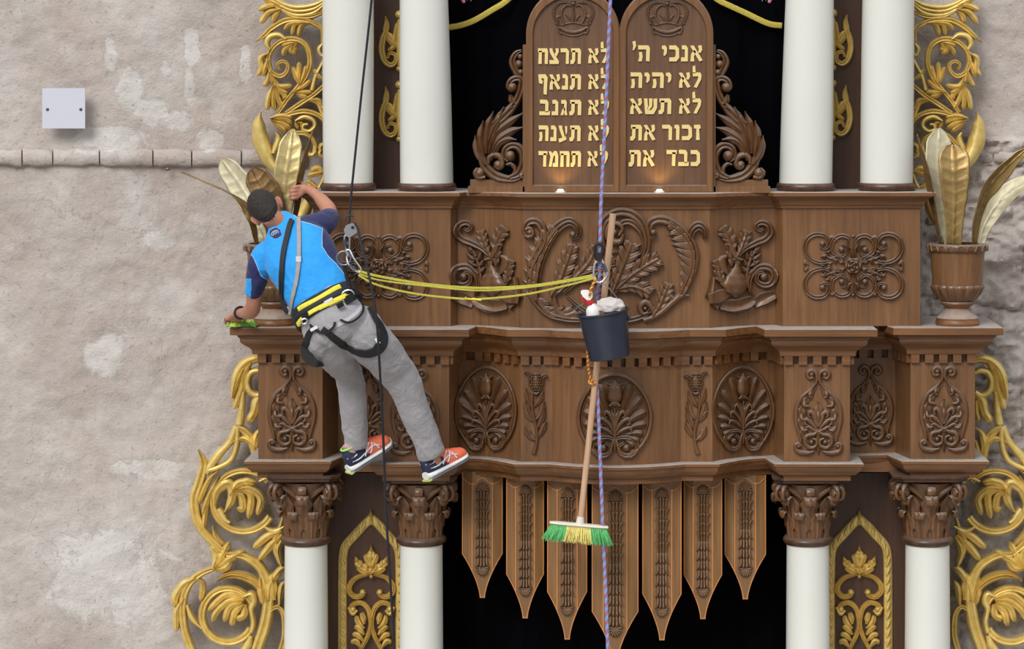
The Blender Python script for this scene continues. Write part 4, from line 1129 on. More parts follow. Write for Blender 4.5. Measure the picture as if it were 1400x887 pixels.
# ================================================================== tablets
def tablet(cx, label, lines, g):
    Y = -.0; hw = 64.2; c = P(cx, 263, Y)
    t = thing('wooden_tablet', label, 'tablet', (c.x, .04, ZA))
    def outline(h, yc, yb, r=None, n=28, ry=None):
        r = r or h; ry = ry or r
        return [(cx + h, yb)] + [(cx + r * math.cos(PI * i / n), yc - ry * math.sin(PI * i / n)) for i in range(n + 1)] + [(cx - h, yb)]
    o1 = outline(hw, 46, 262.5); o2 = outline(54, 46, 252.5, ry=50)
    mb = MB(); th = .06
    A = [P(x, y, Y) for x, y in o1]; B_ = [P(x, y, Y) for x, y in o2]
    o15 = outline(hw - 2, 46, 262); C_ = [P(x, y, Y - .008) for x, y in o15]; o17 = outline(55.5, 46, 254, ry=51.5); E_ = [P(x, y, Y - .008) for x, y in o17]
    o18 = outline(55, 46, 253.5, ry=51); F_ = [P(x, y, Y + .004) for x, y in o18]
    mb.quad_grid([[p + Vector((0, th, 0)) for p in A], A, C_, E_, F_, [p + Vector((0, .012, 0)) for p in B_]], closed_u=True)
    mb.face([p + Vector((0, th, 0)) for p in A]); mb.build('frame', M['wood_panel'], t, smooth=35)
    mb = MB(); mb.face([p + Vector((0, .011, 0)) for p in B_]); mb.build('inner_panel', M['tablet_panel'], t, smooth=0)
    # carved crown
    R = Relief(Y + .011); k = 1.0; ox = cx + (0 if g < 0 else 1)
    st = lambda p, w, h=.014, kind='round', **q: R.stroke([(ox + x, y) for x, y in p], w, h, kind, **q)
    st([(-20, 37), (-10, 42), (0, 44), (10, 42), (20, 37)], [2, 2.4, 2.4, 2], .014); st([(-17, 44), (-8, 48), (0, 49), (8, 48), (17, 44)][::1], [1, 1.2, 1], .01)
    st([(-21, 37), (-19, 44), (-16, 46)], [1.4, 1.6, 1.2]); st([(21, 37), (19, 44), (16, 46)], [1.4, 1.6, 1.2]); st([(-16, 34), (0, 31), (16, 34)], [1, 1.4, 1], .01)
    for s_ in (-1, 1):
        st([(s_ * 19, 35), (s_ * 25, 25), (s_ * 27, 14), (s_ * 20, 4), (s_ * 9, 3), (s_ * 3, 8)], [1.6, 2, 2.2, 2, 1.8, 1], .016, 'groove')
        st([(s_ * 12, 32), (s_ * 16, 22), (s_ * 15, 13), (s_ * 9, 7), (s_ * 3, 8)], [1.4, 1.8, 1.8, 1.4, 1], .014)
        st([(s_ * 20, 30), (s_ * 22, 24), (s_ * 17, 22)], [1.5, 2.4, 1], .012, 'leaf'); R.dome(ox + s_ * 23, 32, 2, .012); R.dome(ox + s_ * 26, 16, 2, .014)
    st([(0, 30), (0, 20), (0, 10)], [2, 3, 1.5], .016, 'leaf'); R.dome(ox, 5, 3, .02); st([(-3, 1), (3, 1)], [1, 1], .014); st([(0, -2), (0, 3)], [1, 1], .014)
    st([(-10, 20), (-6, 24), (-3, 30)], [1, 2, 1], .01, 'leaf'); st([(10, 20), (6, 24), (3, 30)], [1, 2, 1], .01, 'leaf')
    R.build('carved_crown', M['tablet_panel'], t, smooth=60)
    for words in lines:
        for w, x0, x1, y0, y1 in words: hebrew(t, w, x0, x1, y0, y1, Y + .011)
    return t
# letter shapes: pen strokes in a unit box (x to the right, y up), (x0,y0,x1,y1,thickness0,thickness1)
H = .21; V = .24
GL = {
 'alef': (.95, [('p', [(.02, .98), (.26, 1.0), (.98, .06), (.76, .0)]), ('p', [(.66, .98), (.90, 1.02), (.94, .74), (.82, .56), (.66, .58), (.74, .76)]), ('p', [(.04, .0), (.30, .0), (.26, .30), (.44, .62), (.30, .70), (.10, .44)])]),
 'bet': (.85, [('p', [(.06, .98), (.12, 1.02), (.68, 1.0), (.82, .84), (.80, .20), (.58, .20), (.58, .78), (.10, .80)]), ('p', [(.02, .22), (.98, .22), (.94, .0), (.02, .0)])]),
 'gimel': (.6, [('p', [(.14, 1.0), (.66, 1.0), (.78, .86), (.74, .30), (.86, .0), (.62, .0), (.50, .3), (.54, .78), (.14, .78)]), ('p', [(.04, .0), (.34, .0), (.40, .20), (.58, .34), (.56, .50), (.28, .34)])]),
 'dalet': (.85, [('p', [(.04, 1.02), (.12, 1.0), (.98, 1.0), (.96, .78), (.06, .78)]), ('p', [(.60, .86), (.86, .86), (.82, .0), (.56, .02)])]),
 'he': (.88, [('p', [(.02, 1.02), (.10, 1.0), (.84, 1.0), (.94, .84), (.92, .0), (.68, .02), (.70, .78), (.04, .78)]), ('p', [(.10, .56), (.30, .58), (.34, .28), (.28, .0), (.04, .0), (.14, .28)])]),
 'vav': (.42, [('p', [(.1, 1.0), (.72, 1.0), (.86, .84), (.82, .0), (.36, .0), (.38, .78), (.06, .80)])]),
 'zayin': (.5, [('p', [(.04, 1.0), (.88, 1.0), (.96, .80), (.70, .76), (.80, .0), (.34, .0), (.40, .76), (.06, .80)])]),
 'het': (.92, [('p', [(.02, 1.0), (.88, 1.0), (.96, .84), (.94, .0), (.70, .0), (.72, .78), (.04, .78)]), ('p', [(.12, .84), (.36, .84), (.34, .0), (.06, .0)])]),
 'yod': (.42, [('p', [(.04, .98), (.60, 1.0), (.86, .84), (.80, .52), (.50, .36), (.34, .40), (.46, .60), (.40, .78), (.08, .80)])]),
 'kaf': (.80, [('p', [(.04, 1.0), (.66, 1.0), (.92, .80), (.94, .22), (.68, .0), (.04, .0), (.06, .22), (.56, .22), (.68, .34), (.68, .68), (.58, .78), (.06, .78)])]),
 'lamed': (.80, [('p', [(.10, 1.42), (.30, 1.48), (.36, 1.0), (.10, .98)]), ('p', [(.10, 1.0), (.82, 1.0), (.94, .84), (.88, .54), (.46, .0), (.22, .04), (.64, .56), (.68, .78), (.12, .78)])]),
 'mem': (.92, [('p', [(.02, 1.0), (.22, .98), (.36, .84), (.60, 1.02), (.82, .98), (.94, .70), (.92, .0), (.44, .0), (.46, .20), (.68, .22), (.70, .66), (.58, .80), (.40, .60), (.26, .0), (.04, .02), (.22, .64)])]),
 'nun': (.58, [('p', [(.14, 1.0), (.62, 1.0), (.86, .84), (.86, .0), (.04, .0), (.04, .22), (.54, .22), (.54, .78), (.16, .78)])]),
 'ayin': (.85, [('p', [(.04, 1.0), (.34, 1.0), (.36, .80), (.66, .20), (.92, .56), (.92, 1.0), (.62, 1.0), (.66, .62), (.76, .10), (.10, -.10), (.02, .12), (.44, .20), (.16, .72)])]),
 'pe_final': (.85, [('p', [(.06, 1.0), (.74, 1.0), (.94, .80), (.86, -.36), (.60, -.30), (.66, .70), (.58, .78), (.34, .78), (.32, .62), (.46, .56), (.42, .38), (.14, .44), (.10, .78)])]),
 'tsadi': (.88, [('p', [(.02, 1.0), (.26, 1.0), (.34, .78), (.94, .14), (.92, .0), (.04, .0), (.02, .22), (.54, .22), (.10, .72)]), ('p', [(.64, 1.0), (.92, 1.0), (.92, .78), (.72, .50), (.54, .60), (.72, .80)])]),
 'resh': (.80, [('p', [(.04, 1.0), (.70, 1.0), (.92, .82), (.90, .0), (.64, .0), (.66, .78), (.06, .78)])]),
 'shin': (1.0, [('p', [(.02, 1.0), (.24, 1.0), (.30, .20), (.56, .22), (.76, .46), (.74, .98), (.98, 1.0), (.96, .40), (.72, .0), (.12, .0), (.10, .20)]), ('p', [(.40, 1.0), (.62, 1.0), (.58, .50), (.36, .24), (.28, .36), (.42, .54)])]),
 'tav': (.95, [('p', [(.06, 1.0), (.84, 1.0), (.96, .84), (.94, .0), (.70, .0), (.72, .78), (.08, .78)]), ('p', [(.18, .86), (.42, .86), (.38, .20), (.22, .0), (.0, .0), (.0, .20), (.16, .26)])]),
 'tick': (.36, [('p', [(.30, 1.25), (.80, 1.30), (.90, 1.0), (.5, .72), (.35, .74), (.50, .98)])]),
}
def hebrew(t, letters, x0, x1, y0, y1, Y):
    """letters in reading order, right to left, filling x0..x1"""
    gap = .13; tot = sum(GL[l][0] for l in letters) + gap * (len(letters) - 1); hgt = y1 - y0; sx = (x1 - x0) / tot; x = x1
    for l in letters:
        w = GL[l][0] * sx; x -= w; mb = MB()
        for _, pts in GL[l][1]:
            q = [(x + a * w, y1 - b * hgt) for a, b in pts]
            n_ = len(q); sg = 1 if area(q) > 0 else -1; q2 = []
            for i in range(n_):
                a_, b_, c_ = Vector(q[i - 1]), Vector(q[i]), Vector(q[(i + 1) % n_]); d1 = (b_ - a_).normalized(); d2 = (c_ - b_).normalized(); nn = Vector((d1.y + d2.y, -d1.x - d2.x)); nn = nn.normalized() if nn.length > 1e-6 else Vector((0, 0)); q2.append((b_.x + nn.x * .6 * sg, b_.y + nn.y * .6 * sg))
            q = q2
            A = [P(a, b, Y) for a, b in q]; Bf = [P(a, b, Y - .009) for a, b in q]
            mb.quad_grid([A, Bf], closed_u=True); mb.face(Bf)
        mb.build('letter', M['letter'], t, smooth=0); x -= gap * sx
M['tablet_panel'] = wood('tablet_walnut', (92, 64, 44), (116, 84, 60), rough=.4, dust=.4)
LO = ['lamed', 'alef']
tablet(783.5, 'left wooden tablet with rounded top, gold Hebrew lines repeating one opening word', [
    [(LO, 804, 833, 66.5, 86), (['tav', 'resh', 'tsadi', 'het'], 735.5, 794.5, 66.5, 87)],
    [(LO, 804, 833, 102, 121.5), (['tav', 'nun', 'alef', 'pe_final'], 735.5, 794.5, 102, 122)],
    [(LO, 804, 833, 137, 156.5), (['tav', 'gimel', 'nun', 'bet'], 737.5, 795, 137, 157)],
    [(LO, 804, 833, 172, 192), (['tav', 'ayin', 'nun', 'he'], 736.5, 794, 172, 192.5)],
    [(LO, 803, 831.5, 207, 227), (['tav', 'het', 'mem', 'dalet'], 736, 794.5, 207, 227.5)]], -1)
tablet(911, 'right wooden tablet with rounded top, five different lines of gold Hebrew', [
    [(['alef', 'nun', 'kaf', 'yod'], 905, 960.5, 62.5, 83.5), (['he', 'tick'], 863, 889, 62.5, 83.5)],
    [(LO, 928, 959.5, 99.5, 119.5), (['yod', 'he', 'yod', 'he'], 862, 918.5, 99.5, 120)],
    [(LO, 928, 959, 135, 155), (['tav', 'shin', 'alef'], 861, 918, 135, 155.5)],
    [(['zayin', 'kaf', 'vav', 'resh'], 905, 958, 171, 191), (['alef', 'tav'], 862, 896, 171, 191.5)],
    [(['kaf', 'bet', 'dalet'], 911, 957.5, 205.5, 226.5), (['alef', 'tav'], 860, 895, 205.5, 227)]], 1)
# carved scroll brackets at the sides of the tablets
def bracket(label, cx0, g):
    k = 1 / 3.286
    R = Relief(.06, skirt=.035, tf=lambda x, y: (cx0 - g * (250 - x) * k, y * k)); st = lambda p, w, h=.03, kind='round', **q: R.stroke(p, w, h, kind, **q)
    t = thing('scroll_bracket', label, 'bracket', P(cx0 - g * 36, 263, .08))
    # stepped plinth and side board
    mb = MB()
    def bx(a, b, y0_, y1_, Ya, Yb):
        p, q = P(cx0 - g * (250 - a) * k, y0_ * k, Ya), P(cx0 - g * (250 - b) * k, y1_ * k, Ya)
        mb.box(min(p.x, q.x), max(p.x, q.x), Ya, Yb, q.z, p.z)
    bx(8, 250, 808, 838, .04, .14); bx(-2, 252, 838, 866, .02, .15); bx(244, 262, 200, 866, .02, .10)
    mb.build('plinth', M['wood_panel'], t, smooth=0)
    st([(240, 796), (190, 806), (130, 795), (85, 760), (60, 705), (50, 650), (62, 600)], [9, 18, 24, 24, 20, 16, 8], .04, 'groove', n=50)
    for p in ([(75, 740), (42, 680), (30, 608)], [(70, 700), (55, 620), (66, 542)], [(80, 690), (85, 580), (112, 500)], [(95, 670), (120, 590), (150, 500), (160, 480)]): st(p, [9, 19, 18, 3], .05, 'leaf', n=24)
    for p in ([(90, 690), (110, 610), (165, 560), (246, 508)], [(95, 700), (130, 630), (190, 590), (244, 572)], [(100, 720), (130, 650), (170, 625), (215, 628)], [(85, 650), (120, 560), (180, 490), (210, 480)]): st(p, [8, 20, 22, 4], .045, 'leaf', n=30)
    st([(110, 560), (160, 520), (205, 470), (230, 420), (240, 370), (222, 352), (192, 362), (180, 390), (195, 405)], [14, 24, 22, 18, 18, 18, 16, 14, 12], .045, 'groove', n=50)
    R.dome(196, 392, 24, .055); st([(215, 470), (195, 450), (188, 425)], [12, 16, 8], .045, 'leaf')
    st([(240, 360), (215, 320), (198, 275), (215, 240), (238, 228)], [14, 18, 18, 14, 8], .04, 'groove', n=36); R.dome(226, 288, 20, .05); R.dome(234, 325, 16, .05); R.dome(232, 255, 14, .05)
    st([(185, 800), (225, 780), (246, 735), (244, 690), (222, 660), (190, 655), (164, 675), (162, 705), (180, 722)], [12, 18, 20, 20, 20, 18, 17, 15, 12], .045, 'groove', n=56); R.dome(186, 700, 26, .06)
    st([(170, 800), (200, 790), (210, 760), (190, 735), (170, 740)], [8, 10, 10, 9, 6], .035)
    st([(90, 735), (92, 710), (112, 695), (140, 705), (152, 735), (135, 755), (118, 748)], [8, 14, 15, 15, 14, 12, 8], .045, n=40); R.dome(132, 742, 22, .055)
    R.dome(50, 778, 25, .05); st([(75, 795), (45, 798), (30, 775), (42, 756)], [9, 12, 11, 7], .04); st([(240, 800), (235, 790), (246, 780)], [10, 14, 6], .05)
    R.build('acanthus_scroll', WC, t, smooth=60)
bracket('carved acanthus scroll bracket against the left side of the left tablet', 716.5, 1)
bracket('carved acanthus scroll bracket against the right side of the right tablet', 976.5, -1)
# little uplights
for px, lab in ((766.5, 'small lit round lamp at the foot of the left tablet'), (901.5, 'small lit round lamp at the foot of the right tablet')):
    c = P(px, 264, -.06); c.z = ZA; c.y = -.09
    t = thing('uplight', lab, 'lamp', c)
    mb = MB(); mb.lathe(c, [(0, .0), (.03, .0), (.03, .006), (.022, .010), (0, .010)], 20); mb.build('rim', plain('lamp_rim', (220, 220, 220), .4, .4), t)
    em, nt_, b_ = new_mat('lamp_glow'); b_.inputs['Emission Color'].default_value = (1, .82, .5, 1); b_.inputs['Emission Strength'].default_value = 9
    mb = MB(); mb.lathe(c + Vector((0, 0, .010)), [(.018, .0), (.014, .008), (0, .010)], 16); mb.build('bulb', em, t)
    l = bpy.data.lights.new('uplight_glow', 'SPOT'); l.energy = 1.3; l.color = (1, .72, .24); l.spot_size = math.radians(115); l.spot_blend = .8; l.shadow_soft_size = .02
    lo = bpy.data.objects.new('uplight_glow', l); COL.objects.link(lo); lo.location = c + Vector((0, .035, .025)); lo.rotation_euler = Vector((0, .3, 1)).to_track_quat('-Z', 'Y').to_euler()

# ================================================================== urns with metal palm leaves
def palm(mb, pts, w, nrm, cup=.25, veins=9, n=60):
    """pts 3-D midrib, w half widths; a stiff metal leaf with a rib, embossed veins and beaded edge"""
    c = cr(pts, n); rows = []
    for i, p in enumerate(c):
        t = i / (n - 1); tg = (c[min(i + 1, n - 1)] - c[max(i - 1, 0)]).normalized(); nn = nrm - tg * nrm.dot(tg); nn.normalize(); sd = tg.cross(nn)
        W = max(ev(w, t), .001) * math.sqrt(max(.004, 1 - max(0, (t - .86) / .14) ** 2.2)); row = []
        for j in range(17):
            q = -1 + j / 8; a = abs(q); z = cup * W * a * a + .006 * math.exp(-(q / .07) ** 2)
            ph = (veins * t - .55 * a * (1.0) ) % 1
            if .08 < a < .86 and t < .93: z += .0032 * math.exp(-((ph - .5) / .13) ** 2)
            if .85 < a < .95: z += .003
            row.append(p + sd * W * q + nn * z)
        rows.append(row)
    mb.quad_grid(rows)
def thicken(o, th):
    m = o.modifiers.new('thickness', 'SOLIDIFY'); m.thickness = th; m.offset = 1
M['brass_gold'] = gold_mat('bright_brass_sheet', (190, 168, 110), (214, 196, 142), .36, .6)
def urn(cx, label):
    Y = .13; c0 = P(cx, 441, Y); c0.z = ZT; k = S * (D + Y) / D
    t = thing('carved_urn', label, 'urn', c0)
    h = lambda y: (441 - y) * k
    mb = MB()
    prof = [(0, 0), (29 * k, 0), (30 * k, h(439)), (30 * k, h(436)), (28.5 * k, h(434)), (29 * k, h(431)), (26 * k, h(428)), (20 * k, h(423)), (16.5 * k, h(418)), (17.5 * k, h(415.5)), (22 * k, h(413)), (23.5 * k, h(411)), (23 * k, h(409)), (22 * k, h(408.5))]
    mb.lathe(c0, prof, 48); mb.build('foot', M['wood'], t, smooth=50)
    mb = MB(); n = 16
    prof = [(20 * k, h(409)), (26 * k, h(405)), (32 * k, h(398)), (35.5 * k, h(391)), (36 * k, h(388)), (34 * k, h(385.5))]
    mb.lathe(c0, prof, 160, wob=lambda a, z: 1 + .07 * (abs(math.cos(a * n / 2)) ** .7 - .5)); mb.build('gadroon_band', M['wood_carved'], t, smooth=70)
    mb = MB(); prof = [(34 * k, h(387)), (34.5 * k, h(380)), (36.2 * k, h(352)), (37 * k, h(341.5)), (38 * k, h(341)), (38 * k, h(340))]
    mb.lathe(c0, prof, 64); mb.build('body', M['wood_panel'], t, smooth=50)
    mb = MB(); prof = [(37 * k, h(340.5)), (40 * k, h(339.5)), (41.5 * k, h(336)), (40.8 * k, h(331)), (39 * k, h(329.5)), (35 * k, h(329.5)), (34 * k, h(334)), (0, h(335))]
    mb.lathe(c0, prof, 64)
    for i in range(20):
        a = 2 * PI * i / 20; rd = Vector((math.cos(a), math.sin(a), 0)); tn = Vector((-rd.y, rd.x, 0))
        mb.tube([c0 + (rd * 40.5 * k + tn * 5.5 * k + Vector((0, 0, h(339)))), c0 + (rd * 41 * k + tn * 3.5 * k + Vector((0, 0, h(333)))), c0 + (rd * 41 * k + Vector((0, 0, h(331.5)))), c0 + (rd * 41 * k - tn * 3.5 * k + Vector((0, 0, h(333)))), c0 + (rd * 40.5 * k - tn * 5.5 * k + Vector((0, 0, h(339))))], 1.1 * k, 6)
    mb.build('rim', M['wood_carved'], t, smooth=60)
    return t, c0
t, c = urn(1309, 'carved wooden urn standing on the right end of the dusty ledge')
def leafthing(label, pts, w, nrm, mat, cup=.3, veins=9):
    mb = MB(); palm(mb, pts, w, Vector(nrm), cup, veins); o = mb.build('metal_palm_leaf', mat, smooth=70, weld=True)
    b = Vector(pts[0]); o.data.transform(Matrix.Translation(-b)); o.location = b; thicken(o, .002); return tag(o, label, 'palm leaf', 'metal palm leaves standing in the two urns')
leafthing('front bronze-to-gold palm leaf upright in the right urn', [P(1304, 334, .05), P(1305, 290, .03), P(1305, 240, .02), P(1303, 197, .05)], [.042, .046, .056, .070, .082, .085, .072], (0, -1, 0), M['brass'], .12)
leafthing('tall pale gold palm leaf rising behind the bronze leaf in the right urn', [P(1300, 334, .12), P(1290, 290, .13), P(1283, 230, .14), P(1284, 175, .2)], [.038, .045, .055, .068, .080, .078, .05], (.25, -1, 0), M['brass_pale'], .12)
leafthing('narrow dark palm leaf seen edge-on at the left of the right urn', [P(1287, 333, .08), P(1281, 300, .06), P(1271, 240, .03), P(1254, 183, .02)], [.02, .03, .05, .05, .03, .002], (-1, -.22, 0), M['brass_brown'])
leafthing('gold palm leaf arching to the right edge out of the right urn', [P(1330, 334, .10), P(1333, 300, .06), P(1347, 262, .0), P(1378, 226, -.05), P(1412, 195, -.08)], [.03, .045, .055, .06, .05, .03, .002], (.8, -.75, .5), M['brass'])
leafthing('pale palm leaf curving low to the right behind the arching gold leaf', [P(1338, 334, .16), P(1345, 310, .18), P(1365, 278, .2), P(1395, 255, .2), P(1440, 240, .2)], [.03, .04, .05, .06, .06, .05, .003], (.5, -.55, .9), M['brass_pale'])
t, c = urn(375, 'carved wooden urn on the left end of the ledge, mostly hidden by the climber')
leafthing('bright gold palm leaf upright in the left urn, next to the climber\'s hand', [P(384, 334, .06), P(386, 290, .04), P(392, 235, .03), P(401, 176, .06)], [.038, .045, .055, .066, .070, .064, .035], (.1, -1, 0), M['brass_gold'], .12)
leafthing('brown bronze palm leaf behind the climber\'s head in the left urn', [P(378, 334, .04), P(375, 305, .02), P(366, 268, .0), P(344, 231, .02)], [.04, .05, .065, .075, .080, .072, .055], (.1, -1, 0), M['brass_brown'], .12)
leafthing('wide pale palm leaf leaning left out of the left urn', [P(365, 334, .14), P(352, 300, .18), P(333, 260, .25), P(303, 218, .3)], [.03, .04, .055, .068, .074, .066, .05], (-.2, -1, 0), M['brass_pale'], .08)
leafthing('dark narrow palm leaf seen edge-on that the climber grips', [P(398, 334, .02), P(402, 290, .0), P(408, 240, .0), P(427, 178, .02)], [.02, .035, .055, .05, .03, .002], (1, -.2, 0), M['brass_brown'])
leafthing('long thin palm leaf arching far left from the left urn', [P(352, 334, .12), P(350, 318, .08), P(342, 292, .02), P(318, 268, -.05), P(285, 252, -.1), P(248, 236, -.15)], [.02, .03, .03, .028, .02, .012, .001], (-.5, -.3, .85), M['brass'], .2)
# ================================================================== the climber
from mathutils.bvhtree import BVHTree
def loft(mb, secs, n=32, power=2.3, steps=5):
    """secs: (centre, a vector, b vector); smooth closed tube"""
    k = len(secs); N = (k - 1) * steps + 1
    C_ = cr([s[0] for s in secs], 200)
    def ip(idx, t):
        q = t * (k - 1); i = min(int(q), k - 2); f = q - i
        p0 = secs[max(i - 1, 0)][idx]; p1 = secs[i][idx]; p2 = secs[i + 1][idx]; p3 = secs[min(i + 2, k - 1)][idx]
        return .5 * ((2 * p1) + (p2 - p0) * f + (2 * p0 - 5 * p1 + 4 * p2 - p3) * f * f + (3 * p1 - p0 - 3 * p2 + p3) * f ** 3)
    rows = []
    for s in range(N):
        t = s / (N - 1); c, a, b = ip(0, t), ip(1, t), ip(2, t); row = []
        for j in range(n):
            th = 2 * PI * j / n; x, y = math.cos(th), math.sin(th)
            row.append(c + a * math.copysign(abs(x) ** (2 / power), x) + b * math.copysign(abs(y) ** (2 / power), y))
        rows.append(row)
    rows.insert(0, [sum(rows[0], Vector()) / n] * n); rows.append([sum(rows[-1], Vector()) / n] * n)
    mb.quad_grid(rows, closed_u=True)
def limb(mb, pts, n=20):
    """pts: (px, py, Y, radius)"""
    p = cr([tuple(P(a, b, c)) for a, b, c, r in pts], 6 * (len(pts) - 1) + 1)
    rr = [ev([q[3] for q in pts], i / (len(p) - 1)) for i in range(len(p))]
    mb.tube(p, rr, n); mb.ball(p[0], rr[0] * .98, n, 10); mb.ball(p[-1], rr[-1] * .98, n, 10)
def organic(mb, name, mats, parent, voxel=.006, smooth=6, post=None, fac=.5):
    tmp = mb.build('tmp', mats, None, smooth=0, weld=True)
    m = tmp.modifiers.new('r', 'REMESH'); m.mode = 'VOXEL'; m.voxel_size = voxel; m.use_smooth_shade = True
    m = tmp.modifiers.new('s', 'SMOOTH'); m.factor = fac; m.iterations = smooth
    dg = bpy.context.evaluated_depsgraph_get(); dg.update()
    me = bpy.data.meshes.new_from_object(tmp.evaluated_get(dg)); me.name = name
    bpy.data.objects.remove(tmp)
    if not me.materials: 
        for q in (mats if isinstance(mats, (list, tuple)) else [mats]): me.materials.append(q)
    if post: post(me)
    bvh = BVHTree.FromPolygons([v.co.copy() for v in me.vertices], [tuple(p.vertices) for p in me.polygons])
    me.transform(Matrix.Translation(-root_of(parent).location))
    me.polygons.foreach_set('use_smooth', [True] * len(me.polygons)); me.update()
    o = bpy.data.objects.new(name, me); COL.objects.link(o); o.parent = parent
    return o, bvh
CAMP = Vector((0, -D, ZC))
def to_px(v):
    k = S * (D + v.y) / D; return (CX + v.x / k, HY - (v.z - ZC) / k)

def fabric(name, c, rough=.85, wr=.5, zone=None):
    m, nt, b = new_mat(name); v = mapping(nt, (1, 1, 1))
    n1 = noise_fac(nt, mapping(nt, (3, 3, 9)), 1.6, 3, .5, .6); n2 = noise_fac(nt, v, 14, 3, .5, 1.5); n3 = noise_fac(nt, v, 400, 2)
    base = lin(c)
    if zone:
        at = nt.nodes.new('ShaderNodeAttribute'); at.attribute_name = 'zone'
        f = mth(nt, 'MULTIPLY_ADD', at.outputs['Fac'], .05, .5)
        r = nt.nodes.new('ShaderNodeValToRGB'); e = r.color_ramp.elements; r.color_ramp.interpolation = 'CONSTANT'
        e[0].position = 0; e[0].color = base; e[1].position = .5; e[1].color = lin((150, 190, 225)); q = e.new(.545); q.color = lin(zone)
        L(nt, f, r.inputs['Fac']); base = r.outputs['Color']
    col = mix(nt, 1.0, base, ramp(nt, n2, [(.3, (.93, .93, .93)), (.7, (1.05, 1.05, 1.05))]), 'MULTIPLY')
    L(nt, col, b.inputs['Base Color']); b.inputs['Roughness'].default_value = rough; b.inputs['Sheen Weight'].default_value = .15
    h = mth(nt, 'ADD', mth(nt, 'MULTIPLY', n2, .8), mth(nt, 'MULTIPLY', n3, .05)); bump(nt, b, h, wr, .03)
    return m
M['shirt'] = fabric('blue_sports_shirt', (28, 150, 228), .75, .3, zone=(28, 32, 84))
M['trousers'] = fabric('grey_trousers', (158, 155, 158), .9, .5)
M['skin'] = plain('tanned_skin', (176, 122, 98), .5, 0, 30, .08, .15, 200); M['skin'].node_tree.nodes['Principled BSDF'].inputs['Subsurface Weight'].default_value = .08
M['hair'] = plain('dark_hair', (42, 35, 31), .75, 0, 90, .45, .9, 320)
M['webbing'] = plain('black_webbing', (22, 22, 26), .65, 0, 50, .2, .3, 300)
M['yellow_web'] = plain('yellow_webbing', (222, 210, 60), .6, 0, 60, .12, .3, 300)
M['grey_web'] = plain('grey_webbing', (150, 146, 142), .7, 0, 60, .12, .3, 300)
M['alu'] = plain('polished_aluminium', (200, 202, 206), .25, .9)
M['rope_black'] = plain('black_rope', (24, 25, 34), .75, 0, 90, .3, .5, 260)

man = thing('person', 'climber in blue shirt and grey trousers hanging in a harness, wiping the ledge', 'person', P(540, 662, -.3))
A = Vector((.874, 0, .486)); 
def sec(px, py, Y, hw, hd, ax=None, T=None):
    a = (ax or A).normalized(); T = (T or Vector((.47, -.30, -.83))).normalized(); b = a.cross(T).normalized()
    return (P(px, py, Y), a * hw * S * .97, b * hd)
# ---- body: one continuous skin surface
hc = P(365, 288, -.42); HR = Vector((.776, .05, .63)).normalized(); HU = Vector((-.55, .30, .74)); HU = (HU - HR * HU.dot(HR)).normalized(); HF = HU.cross(HR).normalized()
if HF.y < 0: HF = -HF
def hp(r, u, f): return hc + HR * r + HU * u + HF * f
def hrot():
    return Matrix((HR, HF, HU)).transposed()
b = MB()
b.ball(hp(0, .022, .0), .1, 24, 16, (.76, .95, .98), hrot())           # cranium
b.ball(hp(0, -.04, .045), .07, 20, 14, (.82, .85, 1.1), hrot())         # face
b.ball(hp(0, -.088, .062), .034, 14, 10, (1.0, .8, .75), hrot())         # chin
b.tube([hp(0, -.0, .09), hp(0, -.018, .108), hp(0, -.033, .112)], [.008, .011, .014], 10); b.ball(hp(.011, -.036, .104), .009, 8, 6); b.ball(hp(-.011, -.036, .104), .009, 8, 6)
b.tube([hp(-.045, .018, .078), hp(0, .02, .095), hp(.045, .018, .078)], [.009, .01, .009], 8)       # brow
b.tube([hp(-.022, -.062, .092), hp(0, -.059, .101), hp(.022, -.062, .092)], [.005, .008, .005], 8); b.tube([hp(-.018, -.07, .091), hp(0, -.071, .098), hp(.018, -.07, .091)], [.005, .008, .005], 8)
for g in (-1, 1):                                                       # ears
    b.tube([hp(g * .074, -.038, .004), hp(g * .084, -.024, -.010), hp(g * .092, .0, -.018), hp(g * .088, .020, -.008), hp(g * .078, .018, .006), hp(g * .073, .0, .010)], [.007, .008, .0075, .0075, .007, .006], 8)
    b.ball(hp(g * .077, -.008, -.002), .017, 10, 8, (.4, .8, 1.3), hrot())
nb = P(388, 308, -.43)
b.tube([hp(0, -.0, -.02), hp(0, -.06, -.03), nb, nb + Vector((.05, -.02, -.10))], [.055, .052, .058, .09], 20)
# torso and legs under the clothes
loft(b, [sec(391, 318, -.42, 26, .06), sec(400, 335, -.45, 40, .08), sec(418, 368, -.52, 38, .09), sec(440, 408, -.58, 34, .08), sec(462, 450, -.61, 38, .1)])
limb(b, [(400, 322, -.42, .06), (420, 314, -.42, .062), (438, 306, -.38, .055), (447, 301, -.30, .046), (450.5, 290, -.20, .041), (444, 279, -.14, .043), (434, 268, -.09, .038), (424, 260, -.05, .027), (419, 259, -.035, .025)])
limb(b, [(385, 338, -.42, .06), (366, 347, -.42, .062), (354, 364, -.42, .055), (349, 390, -.40, .047), (347, 412, -.37, .043), (345.5, 421, -.34, .041), (340, 427, -.27, .044), (333, 428, -.20, .034), (327, 428, -.13, .026), (325, 429, -.105, .025)])
limb(b, [(450, 462, -.61, .08), (463, 488, -.46, .072), (476, 511, -.28, .058), (483, 545, -.24, .055), (486, 585, -.20, .042), (489, 622, -.175, .036)])
limb(b, [(490, 456, -.61, .09), (520, 484, -.51, .08), (551, 519, -.40, .06), (566, 555, -.35, .058), (580, 592, -.29, .044), (595, 632, -.25, .037)])
